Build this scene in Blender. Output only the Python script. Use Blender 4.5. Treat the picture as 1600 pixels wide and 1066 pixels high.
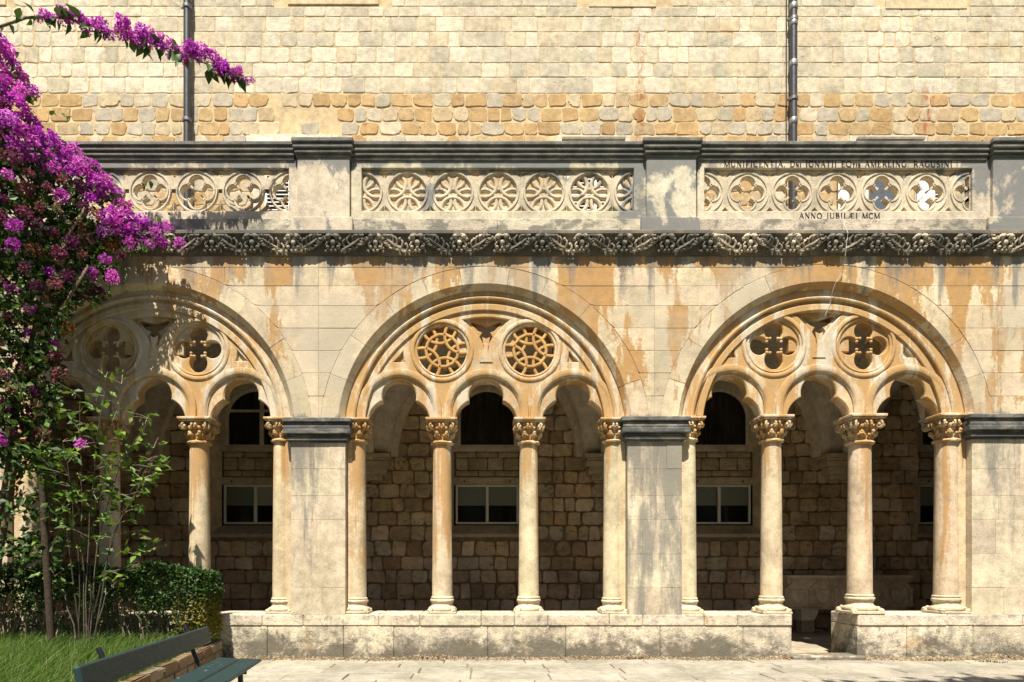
import bpy, bmesh, math, random
import numpy as np
from mathutils import Vector, Matrix, Euler
R = random.Random(7)
S = bpy.context.scene
for o in list(bpy.data.objects): bpy.data.objects.remove(o)
# ------------------------------------------------------------------ camera, sky, sun, exposure
# lengths below are in "u": 120 u = 1 m.  The facade stands at Y=0; a facade point is (px-750, 0, 1030-py) u.
U = 1/120.0
F = 1000.0; VX = 750.0; HY = 880.0; EYE = 150.0
cam_d = bpy.data.cameras.new('camera'); cam = bpy.data.objects.new('camera', cam_d)
S.collection.objects.link(cam); S.camera = cam
cam.location = (0, -F*U, EYE*U); cam.rotation_euler = (math.radians(90), 0, 0)
cam_d.sensor_width = 36; cam_d.lens = F/1600*36
cam_d.shift_x = (800-VX)/1600; cam_d.shift_y = (HY-533)/1600
cam_d.clip_end = 500
SUN = Vector((0.2, 1.0, -1.95)).normalized()
w = bpy.data.worlds.new('World'); S.world = w; w.use_nodes = True
nt = w.node_tree; nt.nodes.clear()
sky = nt.nodes.new('ShaderNodeTexSky'); sky.sky_type = 'NISHITA'; sky.sun_disc = False
sky.sun_elevation = math.asin(-SUN.z)
sky.sun_rotation = math.atan2(-SUN.x, -SUN.y)
bg = nt.nodes.new('ShaderNodeBackground'); bg.inputs[1].default_value = 0.05
wo = nt.nodes.new('ShaderNodeOutputWorld')
nt.links.new(sky.outputs[0], bg.inputs[0]); nt.links.new(bg.outputs[0], wo.inputs[0])
sun_d = bpy.data.lights.new('sun', 'SUN'); sun_d.energy = 5.0; sun_d.angle = math.radians(0.5); sun_d.color = (1, .93, .81)
sun = bpy.data.objects.new('sun', sun_d); S.collection.objects.link(sun)
sun.rotation_euler = SUN.to_track_quat('-Z', 'Y').to_euler(); sun.location = (-3, -10, 20)
S.view_settings.view_transform = 'Standard'; S.view_settings.look = 'None'
S.view_settings.exposure = 1.0; S.view_settings.gamma = 1; S.view_settings.use_curve_mapping = False

# ------------------------------------------------------------------ helpers
COL = S.collection
DG = bpy.context.evaluated_depsgraph_get()
def P(px, py, Y=0.0):
    """photo point at depth Y (u) -> u coordinates"""
    s = (F+Y)/F
    return ((px-VX)*s, Y, (HY-py)*s+EYE)
def tag(o, label=None, cat=None, group=None, kind=None):
    if label: o['label'] = label
    if cat: o['category'] = cat
    if group: o['group'] = group
    if kind: o['kind'] = kind
    return o
def empty(name, loc=(0,0,0), rz=0.0):
    o = bpy.data.objects.new(name, None); COL.objects.link(o); o.empty_display_size = .1
    o.location = Vector(loc)*U; o.rotation_euler = (0,0,rz); return o
def link(name, me, parent=None, loc=None, rot=None, sc=None):
    o = bpy.data.objects.new(name, me); COL.objects.link(o)
    if parent is not None: o.parent = parent
    if loc is not None: o.location = Vector(loc)*U
    if rot is not None: o.rotation_euler = rot
    if sc is not None: o.scale = sc if hasattr(sc, '__len__') else (sc, sc, sc)
    return o
def set_col(me, col):
    at = me.color_attributes.new('Col', 'FLOAT_COLOR', 'POINT')
    n = len(me.vertices)
    a = np.ones((n, 4), dtype=np.float32)
    if isinstance(col, np.ndarray): a[:, :3] = col
    else: a[:, :3] = col
    at.data.foreach_set('color', a.ravel())
def jit(c, a=.06, hue=.02):
    k = 1+R.uniform(-a, a); return tuple(max(0, x*k*(1+R.uniform(-hue, hue))) for x in c)
class MB:
    def __init__(s): s.v = []; s.f = []; s.c = []; s.col = (.5,.5,.5)
    def add(s, vs, fs):
        b = len(s.v); s.v += [tuple(v) for v in vs]; s.f += [tuple(i+b for i in f) for f in fs]; s.c += [s.col]*len(vs)
        return s
    def box(s, x0, x1, y0, y1, z0, z1, b=0.0):
        if b <= 0:
            v = [(x,y,z) for z in (z0,z1) for y in (y0,y1) for x in (x0,x1)]
            return s.add(v, [(0,2,3,1),(4,5,7,6),(0,1,5,4),(2,6,7,3),(0,4,6,2),(1,3,7,5)])
        # bevelled on every edge
        bm = bmesh.new(); bmesh.ops.create_cube(bm, size=1)
        for v in bm.verts: v.co = Vector(((x0+x1)/2+v.co.x*(x1-x0), (y0+y1)/2+v.co.y*(y1-y0), (z0+z1)/2+v.co.z*(z1-z0)))
        bmesh.ops.bevel(bm, geom=bm.edges[:], offset=b, segments=1, affect='EDGES')
        return s.bm(bm)
    def bm(s, bm):
        bm.verts.index_update()
        s.add([v.co[:] for v in bm.verts], [[v.index for v in f.verts] for f in bm.faces]); bm.free(); return s
    def prism(s, poly, y0, y1):
        n = len(poly)
        v = [(x,y0,z) for x,z in poly]+[(x,y1,z) for x,z in poly]
        f = [tuple(range(n)), tuple(range(2*n-1, n-1, -1))]+[(i, i+n, (i+1)%n+n, (i+1)%n) for i in range(n)]
        return s.add(v, f)
    def tube(s, pts, r, n=6, cap=True):
        pts = [Vector(p) for p in pts]; rs = r if hasattr(r,'__len__') else [r]*len(pts)
        vs = []; fs = []; up = Vector((.13,.31,.94))
        for i, p in enumerate(pts):
            t = (pts[min(i+1,len(pts)-1)]-pts[max(i-1,0)]).normalized()
            a = t.cross(up)
            if a.length < .05: a = t.cross(Vector((1,0,0)))
            a.normalize(); b = t.cross(a)
            for k in range(n):
                th = 2*math.pi*k/n; vs.append(p+(a*math.cos(th)+b*math.sin(th))*rs[i])
        for i in range(len(pts)-1):
            for k in range(n): fs.append((i*n+k, i*n+(k+1)%n, (i+1)*n+(k+1)%n, (i+1)*n+k))
        if cap: fs.append(tuple(range(n-1,-1,-1))); fs.append(tuple((len(pts)-1)*n+k for k in range(n)))
        return s.add(vs, fs)
    def lathe(s, prof, cx=0, cy=0, n=24):
        vs = []; fs = []
        for r, z in prof:
            for k in range(n):
                th = 2*math.pi*k/n; vs.append((cx+r*math.cos(th), cy+r*math.sin(th), z))
        m = len(prof)
        for i in range(m-1):
            for k in range(n): fs.append((i*n+k, i*n+(k+1)%n, (i+1)*n+(k+1)%n, (i+1)*n+k))
        fs.append(tuple(range(n-1,-1,-1))); fs.append(tuple((m-1)*n+k for k in range(n)))
        return s.add(vs, fs)
    def ball(s, c, r, seg=10, rings=6, sq=(1,1,1)):
        prof = []
        vs = []; fs = []
        for i in range(rings+1):
            ph = math.pi*i/rings
            for k in range(seg):
                th = 2*math.pi*k/seg
                vs.append((c[0]+r*sq[0]*math.sin(ph)*math.cos(th), c[1]+r*sq[1]*math.sin(ph)*math.sin(th), c[2]-r*sq[2]*math.cos(ph)))
        for i in range(rings):
            for k in range(seg): fs.append((i*seg+k, i*seg+(k+1)%seg, (i+1)*seg+(k+1)%seg, (i+1)*seg+k))
        return s.add(vs, fs)
    def sweep(s, prof, cx, cz, a0, a1, n, sc=1.0, caps=True):
        """closed profile [(r,y)] swept round (cx,cz) in the XZ plane from angle a0 to a1"""
        m = len(prof); vs = []; fs = []
        for i in range(n+1):
            a = a0+(a1-a0)*i/n; c, sn = math.cos(a), math.sin(a)
            for r, y in prof: vs.append((cx+r*c*sc, y, cz+r*sn*sc))
        for i in range(n):
            for k in range(m): fs.append((i*m+k, (i+1)*m+k, (i+1)*m+(k+1)%m, i*m+(k+1)%m))
        if caps: fs.append(tuple(range(m))); fs.append(tuple(n*m+k for k in range(m-1,-1,-1)))
        return s.add(vs, fs)
    def mesh(s, name, mat, smooth=False, angle=None):
        me = bpy.data.meshes.new(name)
        me.from_pydata([(x*U,y*U,z*U) for x,y,z in s.v], [], s.f)
        bm = bmesh.new(); bm.from_mesh(me); bmesh.ops.recalc_face_normals(bm, faces=bm.faces); bm.to_mesh(me); bm.free()
        set_col(me, np.array(s.c, dtype=np.float32).reshape(-1,3)); me.materials.append(mat)
        if smooth: shade(me, angle)
        me.update(); return me
    def build(s, name, mat, parent=None, smooth=False, angle=None, **k):
        return link(name, s.mesh(name, mat, smooth, angle), parent, **k)
def shade(me, angle=None):
    me.polygons.foreach_set('use_smooth', [True]*len(me.polygons))
    if angle: 
        try: me.set_sharp_from_angle(angle=math.radians(angle))
        except Exception: pass
def raw(name, V, Fc, mat, col, parent=None, smooth=False):
    me = bpy.data.meshes.new(name)
    me.from_pydata((np.asarray(V)*U).tolist(), [], np.asarray(Fc).tolist()); set_col(me, col); me.materials.append(mat)
    if smooth: shade(me)
    return link(name, me, parent)
def plate(name, polys, y0, y1, mat, parent, col=(.5,.42,.3), bev=.6):
    """flat stone plate with holes: outline and holes in (X,Z) u, front face at y0, back at y1"""
    cu = bpy.data.curves.new('plate', 'CURVE'); cu.dimensions = '2D'; cu.fill_mode = 'BOTH'
    for p in polys:
        sp = cu.splines.new('POLY'); sp.points.add(len(p)-1)
        for q, (x, z) in zip(sp.points, p): q.co = (x*U, z*U, 0, 1)
        sp.use_cyclic_u = True
    cu.extrude = max((y1-y0)/2-bev, .05)*U; cu.bevel_depth = bev*U; cu.bevel_resolution = 0; cu.offset = -bev*U
    ob = bpy.data.objects.new('plate', cu); COL.objects.link(ob)
    dg = bpy.context.evaluated_depsgraph_get()
    me = bpy.data.meshes.new_from_object(ob.evaluated_get(dg)); bpy.data.objects.remove(ob); bpy.data.curves.remove(cu)
    me.name = name; ym = (y0+y1)/2*U
    me.transform(Matrix(((1,0,0,0),(0,0,-1,ym),(0,1,0,0),(0,0,0,1))))
    me.materials.clear(); me.materials.append(mat)
    for a in list(me.color_attributes): me.color_attributes.remove(a)
    set_col(me, col); me.polygons.foreach_set('use_smooth', [False]*len(me.polygons))
    return link(name, me, parent)
def arc(cx, cz, r, a0, a1, n):
    return [(cx+r*math.cos(a0+(a1-a0)*i/n), cz+r*math.sin(a0+(a1-a0)*i/n)) for i in range(n+1)]
PI = math.pi
# ------------------------------------------------------------------ materials
class NT:
    def __init__(s, name):
        s.m = bpy.data.materials.new(name); s.m.use_nodes = True; s.t = s.m.node_tree; s.t.nodes.clear()
        s.out = s.t.nodes.new('ShaderNodeOutputMaterial')
    def n(s, ty, **kw):
        nd = s.t.nodes.new('ShaderNode'+ty)
        for k, v in kw.items(): setattr(nd, k, v)
        return nd
    def put(s, sock, v):
        if isinstance(v, bpy.types.NodeSocket): s.t.links.new(v, sock)
        elif v is not None: sock.default_value = v
    def math(s, op, a, b=None, c=None, clamp=False):
        nd = s.n('Math', operation=op, use_clamp=clamp)
        s.put(nd.inputs[0], a); s.put(nd.inputs[1], b); s.put(nd.inputs[2], c); return nd.outputs[0]
    def mix(s, f, a, b, mode='MIX'):
        nd = s.n('Mix', data_type='RGBA', blend_type=mode)
        s.put(nd.inputs[0], f); s.put(nd.inputs[6], a if isinstance(a, bpy.types.NodeSocket) else (*a,1)[:4]); s.put(nd.inputs[7], b if isinstance(b, bpy.types.NodeSocket) else (*b,1)[:4])
        return nd.outputs[2]
    def noise(s, vec, scale, detail=3, rough=.55, dist=0):
        nd = s.n('TexNoise'); s.put(nd.inputs['Vector'], vec); nd.inputs['Scale'].default_value = scale
        nd.inputs['Detail'].default_value = detail; nd.inputs['Roughness'].default_value = rough; nd.inputs['Distortion'].default_value = dist
        return nd.outputs['Fac']
    def ramp(s, v, a, b, lo=0.0, hi=1.0, smooth=True):
        nd = s.n('MapRange', interpolation_type='SMOOTHSTEP' if smooth else 'LINEAR')
        s.put(nd.inputs[0], v); nd.inputs[1].default_value = a; nd.inputs[2].default_value = b; nd.inputs[3].default_value = lo; nd.inputs[4].default_value = hi
        return nd.outputs[0]
    def scaled(s, vec, sc, off=(0,0,0)):
        nd = s.n('Mapping'); s.put(nd.inputs[0], vec); nd.inputs['Scale'].default_value = sc; nd.inputs['Location'].default_value = off; return nd.outputs[0]
    def bump(s, h, strength=.4, dist=.01, normal=None):
        nd = s.n('Bump'); nd.inputs['Strength'].default_value = strength; nd.inputs['Distance'].default_value = dist
        s.put(nd.inputs['Height'], h); s.put(nd.inputs['Normal'], normal); return nd.outputs[0]
    def done(s, col, rough=.85, normal=None, spec=.25, metal=0):
        p = s.n('BsdfPrincipled'); s.put(p.inputs['Base Color'], col if isinstance(col, bpy.types.NodeSocket) else (*col,1)[:4])
        s.put(p.inputs['Roughness'], rough); s.put(p.inputs['Normal'], normal); p.inputs['Specular IOR Level'].default_value = spec; p.inputs['Metallic'].default_value = metal
        s.t.links.new(p.outputs[0], s.out.inputs[0]); return s.m
    def attr(s): return s.n('Attribute', attribute_name='Col').outputs['Color']
    def pos(s): return s.n('NewGeometry').outputs['Position']
def zm(py): return (1030-py)*U      # facade height in metres of a photo row
OCHRE = (.43,.225,.065); CREAM = (.57,.465,.315); GREY = (.105,.105,.1)
def stone(name, ochre=None, grey=None, white=None, bump=.5, fine=1.0, pits=0.3, seed=0, grime=None, rust=None, blotch=.16, crack=None):
    """weathered limestone. ochre/grey/white: dicts sx,sz (noise scale), t (threshold), zr [(z,bias)..2 points], amt, soft"""
    t = NT(name); pos = t.pos(); c = t.attr()
    sep = t.n('SeparateXYZ'); t.put(sep.inputs[0], pos); Z = sep.outputs[2]; X = sep.outputs[0]
    big = t.noise(t.scaled(pos, (1,1,1), (seed*3.1,seed,0)), 1.6, 4, .6)
    mid = t.noise(pos, 9, 4, .65); fin = t.noise(pos, 70, 3, .6)
    k = t.math('ADD', t.ramp(big, .3, .7, 1-blotch, 1+blotch), t.math('ADD', t.ramp(mid, .3, .7, -.17, .13), t.ramp(fin, .3, .7, -.15, .12)))
    mulc = t.n('Mix', data_type='RGBA', blend_type='MULTIPLY'); mulc.inputs[0].default_value = 1
    t.put(mulc.inputs[6], c); cmb = t.n('CombineColor'); 
    for i in range(3): t.put(cmb.inputs[i], k)
    t.put(mulc.inputs[7], cmb.outputs[0]); c = mulc.outputs[2]
    def layer(c, d, colr, off):
        n1 = t.noise(t.scaled(pos, (d.get('sx',2.2), d.get('sx',2.2), d.get('sz',.5)), (off+seed*7.7, off*.3, off*1.7)), 1.0, d.get('det',5), d.get('rg',.62), d.get('dist',.3))
        edge = t.noise(pos, 22, 3, .7); n1 = t.math('ADD', n1, t.ramp(edge, .25, .75, -.035, .035, False))
        b = None
        for (z0, b0), (z1, b1) in zip(d['zr'][:-1], d['zr'][1:]):
            seg = t.ramp(Z, z0, z1, 0, b1-b0)
            b = t.math('ADD', seg, d['zr'][0][1]) if b is None else t.math('ADD', b, seg)
        if b is not None: n1 = t.math('ADD', n1, b)
        if d.get('blk'): n1 = t.math('ADD', n1, t.math('MULTIPLY', t.math('SUBTRACT', t.n('ObjectInfo').outputs['Random'], .5), d['blk']))
        if d.get('xr'):
            for x0_, x1_, dv in d['xr']: n1 = t.math('ADD', n1, t.ramp(X, x0_, x1_, 0, dv))
        sft = d.get('soft', .03); m = t.ramp(n1, d.get('t',.55)-sft, d.get('t',.55)+sft, 0, d.get('amt',1))
        cv = t.mix(t.ramp(mid, .3, .7), colr, tuple(x*d.get('var',.75) for x in colr))
        return t.mix(m, c, cv)
    if ochre: c = layer(c, ochre, ochre.get('col', OCHRE), 3.3)
    if white: c = layer(c, white, white.get('col', (.62,.55,.43)), 11.9)
    if rust:
        for x0, z0, z1, wd in rust:
            dx = t.math('ABSOLUTE', t.math('SUBTRACT', t.math('ADD', X, t.ramp(mid, .2, .8, -.06, .06)), x0))
            m = t.math('MULTIPLY', t.ramp(dx, 0, wd, 1, 0), t.math('MULTIPLY', t.ramp(Z, z0, z0+.5, 0, 1), t.ramp(Z, z1-.4, z1, 1, 0)))
            c = t.mix(t.math('MULTIPLY', m, t.ramp(t.noise(t.scaled(pos,(9,9,3)),1,4,.7), .42, .62)), c, (.33,.125,.05))
    if grey: c = layer(c, grey, grey.get('col', GREY), 7.1)
    if grime: c = layer(c, grime, grime.get('col', (.15,.135,.105)), 21.4)
    crk = None
    if crack:
        cn = t.noise(t.scaled(pos, (crack[0], crack[0], crack[0]*1.9)), 1.0, 7, .68, 1.5); crk = t.ramp(cn, crack[1], crack[1]+.07)
        c = t.mix(t.math('MULTIPLY', crk, crack[2]), c, (.13,.085,.04))
    vor = t.n('TexVoronoi'); t.put(vor.inputs['Vector'], pos); vor.inputs['Scale'].default_value = 26
    pit = t.ramp(vor.outputs['Distance'], .08, .3, -pits, 0)
    h = t.math('ADD', t.math('ADD', t.math('MULTIPLY', mid, .9), t.math('MULTIPLY', fin, .35*fine)), pit)
    if crk is not None: h = t.math('SUBTRACT', h, t.math('MULTIPLY', crk, 1.2))
    return t.done(c, .88, t.bump(h, bump, .012), .2)
zc = zm(400)
facade_m = stone('facade_limestone',
    ochre=dict(sx=2.3, sz=.42, t=.55, soft=.02, zr=[(zm(700),-.1),(zm(600),-.03),(zm(470),0),(zc,.075)], amt=.9, blk=.075, xr=[(-2.2,-.6,.02),(.8,2.2,.03)], col=(.45,.255,.09)),
    white=dict(sx=1.0, sz=.8, t=.56, soft=.12, zr=[(0,0),(9,0)], amt=.55, col=(.44,.40,.32)),
    grey=dict(sx=3.4, sz=.4, t=.56, soft=.07, zr=[(zm(658),.09),(zm(634),-.2),(zm(520),-.2),(zm(440),-.02),(zc,.07)], amt=.75, col=(.18,.18,.17), blk=.05),
    bump=.35)
pier_m = stone('pier_limestone',
    ochre=dict(sx=5, sz=.5, t=.66, soft=.03, zr=[(zm(960),-.1),(zm(690),.06)], amt=.7),
    grey=dict(sx=3.2, sz=.4, t=.555, soft=.09, zr=[(zm(960),-.07),(zm(800),-.02),(zm(690),.06)], amt=.8, col=(.18,.18,.16), det=7, rg=.7, xr=[(1.6,2.0,.105),(3.2,4.5,-.12)]), bump=.4, seed=4, crack=(5,.66,.5))
tracery_m = stone('tracery_limestone',
    ochre=dict(sx=1.6, sz=.5, t=.545, soft=.04, zr=[(zm(900),0),(zm(300),0)], amt=.85, col=(.46,.275,.105), var=.8, xr=[(-2.9,-.6,.07),(-.2,1.0,.025)], det=7, rg=.66),
    white=dict(sx=4.2, sz=.55, t=.565, soft=.04, zr=[(zm(700),0),(zm(460),.02)], amt=.85), bump=.4, seed=2, crack=(4,.67,.4))
column_m = stone('column_limestone',
    ochre=dict(sx=5.5, sz=.38, t=.56, soft=.05, zr=[(zm(930),-.12),(zm(850),-.04),(zm(690),.07)], amt=.8, col=(.45,.25,.085)),
    grime=dict(sx=2.5, sz=1.2, t=.62, soft=.06, zr=[(0,0),(9,0)], amt=.45, col=(.25,.22,.17), det=8, rg=.72), bump=.4, seed=5, crack=(4,.67,.4))
plinth_m = stone('plinth_limestone',
    ochre=dict(sx=1.6, sz=1.6, t=.64, soft=.04, zr=[(0,.03),(1,-.05)], amt=.6),
    grey=dict(sx=5, sz=5, t=.56, soft=.08, zr=[(0,.03),(.3,.02),(.45,-.03),(.6,.02)], amt=.75, col=(.2,.195,.17), det=9, rg=.8),
    grime=dict(sx=2.6, sz=3.0, t=.53, soft=.09, zr=[(0,.15),(.16,.08),(.40,-.05),(.6,-.08)], amt=.92, col=(.135,.12,.09), dist=.2, det=9, rg=.78, xr=[(3.5,4.5,-.05)]), bump=.7, pits=.5, seed=8)
black_m = stone('blackened_limestone',
    white=dict(sx=4, sz=9, t=.54, soft=.09, zr=[(0,0),(9,0)], amt=.65, col=(.3,.285,.24), det=7, rg=.7), bump=.5, seed=3)
balus_m = stone('balustrade_limestone',
    grey=dict(sx=2.6, sz=1.5, t=.53, soft=.05, zr=[(zm(368),-.02),(zm(335),-.1),(zm(285),-.055),(zm(250),.11)], amt=.85, col=(.17,.18,.185), xr=[(1.6,2.1,.09),(2.78,2.92,-.16),(6.36,6.5,.22)]), bump=.3, seed=6)
base_m = stone('lichened_limestone',
    grey=dict(sx=3.2, sz=4, t=.53, soft=.07, zr=[(0,0),(9,0)], amt=.85, col=(.17,.165,.14)), bump=.6, seed=9, pits=.6)
frieze_m = stone('carved_frieze_stone',
    grey=dict(sx=.8, sz=.6, t=.455, soft=.06, zr=[(0,0),(9,0)], amt=.9, col=(.12,.115,.1)), bump=.5, seed=1)
upper_m = stone('upper_wall_stone', bump=.6, pits=.35, seed=10, crack=(5.5,.63,.4), blotch=.1,
    ochre=dict(sx=.8, sz=.9, t=.68, soft=.06, zr=[(0,0),(20,0)], amt=.5, col=(.5,.31,.12)),
    rust=[(2.98, 7.2, 11.4, .12), (8.33, 7.5, 10.3, .2)])
mortar_m = stone('lime_mortar', bump=.8, pits=.2, seed=11)
gallery_m = stone('gallery_stone', crack=(6,.6,.6), bump=1.0, pits=.5, seed=12, blotch=.25)
plaster_m = stone('old_plaster', bump=.2, pits=.05, seed=13)
pave_m = stone('paving_stone', bump=.4, pits=.4, seed=14,
    grime=dict(sx=1.5, sz=1.5, t=.58, soft=.1, zr=[(0,0),(9,0)], amt=.4, col=(.19,.165,.12)))
kerb_m = stone('kerb_stone', bump=1.0, pits=.5, seed=15)
def simple(name, rough=.5, spec=.4, metal=0, bumpk=0, scale=30, var=.1):
    t = NT(name); pos = t.pos(); c = t.attr()
    n = t.noise(pos, scale, 4, .6); k = t.ramp(n, .3, .7, 1-var, 1+var)
    cmb = t.n('CombineColor'); [t.put(cmb.inputs[i], k) for i in range(3)]
    mm = t.n('Mix', data_type='RGBA', blend_type='MULTIPLY'); mm.inputs[0].default_value = 1; t.put(mm.inputs[6], c); t.put(mm.inputs[7], cmb.outputs[0])
    return t.done(mm.outputs[2], rough, t.bump(n, bumpk, .005) if bumpk else None, spec, metal)
paint_m = simple('white_paint', .5, .4, var=.05)
metal_m = simple('grey_zinc', .45, .5, .6, .1, 14, .2)
dark_m = simple('dark_interior', .9, .1)
curtain_m = simple('curtain_cloth', .95, .1, 0, .2, 60, .15)
letter_m = simple('incised_lettering', .9, .1, var=.3, scale=14)
wire_m = simple('wire', .6, .3)
bark_m = simple('bark', .9, .2, 0, .8, 40, .3)
soil_m = simple('soil', .95, .1, 0, 1, 12, .35)
def benchpaint():
    t = NT('bench_green_paint'); pos = t.pos(); c = t.attr()
    n = t.noise(t.scaled(pos, (16,5,16)), 1.6, 6, .75); worn = t.ramp(n, .63, .68, 0, .85)
    zc_ = t.n('NewGeometry').outputs['Normal']; sp = t.n('SeparateXYZ'); t.put(sp.inputs[0], zc_)
    worn = t.math('MULTIPLY', worn, t.ramp(sp.outputs[2], .5, .9))
    col = t.mix(worn, c, (.3,.31,.3)); fine = t.noise(t.scaled(pos,(60,8,60)), 2, 3)
    return t.done(col, t.ramp(fine, .3, .7, .45, .62), t.bump(fine, .25, .004), .45)
bench_m = benchpaint()
def leafmat(name, tr=.3, rough=.5, spec=.35):
    t = NT(name); c = t.attr(); p = t.n('BsdfPrincipled'); t.put(p.inputs['Base Color'], c); p.inputs['Roughness'].default_value = rough; p.inputs['Specular IOR Level'].default_value = spec
    tl = t.n('BsdfTranslucent'); t.put(tl.inputs[0], t.mix(1.0, c, (1.3,1.35,.7), 'MULTIPLY'))
    mx = t.n('MixShader'); mx.inputs[0].default_value = tr; t.t.links.new(p.outputs[0], mx.inputs[1]); t.t.links.new(tl.outputs[0], mx.inputs[2]); t.t.links.new(mx.outputs[0], t.out.inputs[0])
    return t.m
leaf_m = leafmat('leaf', .28); grass_m = leafmat('grass_blade', .35, .55)
def bractmat():
    t = NT('flower_bract'); c = t.attr(); oi = t.n('ObjectInfo')
    c = t.mix(1.0, c, oi.outputs['Color'], 'MULTIPLY')
    p = t.n('BsdfPrincipled'); t.put(p.inputs['Base Color'], c); p.inputs['Roughness'].default_value = .6; p.inputs['Specular IOR Level'].default_value = .15
    tl = t.n('BsdfTranslucent'); t.put(tl.inputs[0], c); mx = t.n('MixShader'); mx.inputs[0].default_value = .4
    t.t.links.new(p.outputs[0], mx.inputs[1]); t.t.links.new(tl.outputs[0], mx.inputs[2]); t.t.links.new(mx.outputs[0], t.out.inputs[0]); return t.m
bract_m = bractmat()
def glassmat():
    t = NT('window_glass'); g = t.n('BsdfGlossy'); g.inputs['Roughness'].default_value = .05; tr = t.n('BsdfTransparent'); tr.inputs[0].default_value = (.8,.84,.82,1)
    fr = t.n('Fresnel'); fr.inputs[0].default_value = 1.5; mx = t.n('MixShader'); t.put(mx.inputs[0], fr.outputs[0])
    t.t.links.new(tr.outputs[0], mx.inputs[1]); t.t.links.new(g.outputs[0], mx.inputs[2]); t.t.links.new(mx.outputs[0], t.out.inputs[0]); return t.m
glass_m = glassmat()

# ------------------------------------------------------------------ ground
g = MB(); g.col = (.075,.085,.04); g.add([(-6000,-6000,-14),(6000,-6000,-14),(6000,3000,-14),(-6000,3000,-14)], [(0,1,2,3)])
tag(g.build('ground', soil_m), kind='structure')
pv = empty('pavement', (0,0,0)); tag(pv, kind='structure')
PAVE = (.30,.275,.22)
def kerbx(Y): return -399+(-Y)*.13          # right face of the bed kerb
rest = MB()
y = -1.5; row = 0
while y > -640:
    hgt = R.uniform(34,52) if y > -260 else 70
    x = -620+R.uniform(0,60); 
    while x < 1150:
        wd = R.uniform(60,150) if y > -260 else 160
        x0 = x; x1 = x+wd; y1 = y; y0 = y-hgt
        if x0 > kerbx((y0+y1)/2)-60 :
            m = MB() if (y > -210 and x0 < 950) else rest
            m.col = jit(PAVE, .08, .02); e = .75; dz = R.uniform(-.5,.5); b = 1.0
            t1, t2, t3, t4 = [R.uniform(-.4,.4)+dz for _ in range(4)]
            o_ = [(x0+e+R.uniform(-.6,.6),y0+e),(x1-e,y0+e+R.uniform(-.6,.6)),(x1-e+R.uniform(-.6,.6),y1-e),(x0+e,y1-e)]
            cxx = sum(p[0] for p in o_)/4; cyy = sum(p[1] for p in o_)/4
            vs = [(a,b_,-8) for a,b_ in o_]+[(a,b_,tt-1.0) for (a,b_),tt in zip(o_,(t1,t2,t3,t4))]+[(a+(b if a<cxx else -b),b_+(b if b_<cyy else -b),tt) for (a,b_),tt in zip(o_,(t1,t2,t3,t4))]
            m.add(vs, [(0,1,5,4),(1,2,6,5),(2,3,7,6),(3,0,4,7),(4,5,9,8),(5,6,10,9),(6,7,11,10),(7,4,8,11),(8,9,10,11)])
            if m is not rest: m.build('paving_slab', pave_m, pv)
        x = x1
    y -= hgt; row += 1
tag(rest.build('paving_slab', pave_m, pv), kind='stuff')
jn = MB(); jn.col = (.19,.165,.115); jn.add([(-500,-640,-2.2),(1150,-640,-2.2),(1150,0,-2.2),(-500,0,-2.2)],[(0,1,2,3)]); jn.build('joint_sand', soil_m, pv)
gf = empty('gallery_floor', (0,0,0)); tag(gf, kind='structure')
x = -960
m_in = MB(); m_in.col = (.24,.2,.145)
for yy in range(76, 430, 60):
    x = -960+R.uniform(-40,0)
    while x < 1130:
        wd = R.uniform(70,120); mm = MB() if (380 < x < 640) else m_in
        mm.col = jit((.36,.30,.22), .12); mm.box(x+.5, x+wd-.5, yy+.5, min(yy+60,429)-.5, -14, -1+R.uniform(-.4,.4), .8 if mm is not m_in else 0)
        if mm is not m_in: mm.build('floor_slab', pave_m, gf)
        x += wd
tag(m_in.build('floor_slab', pave_m, gf), kind='stuff')

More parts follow.
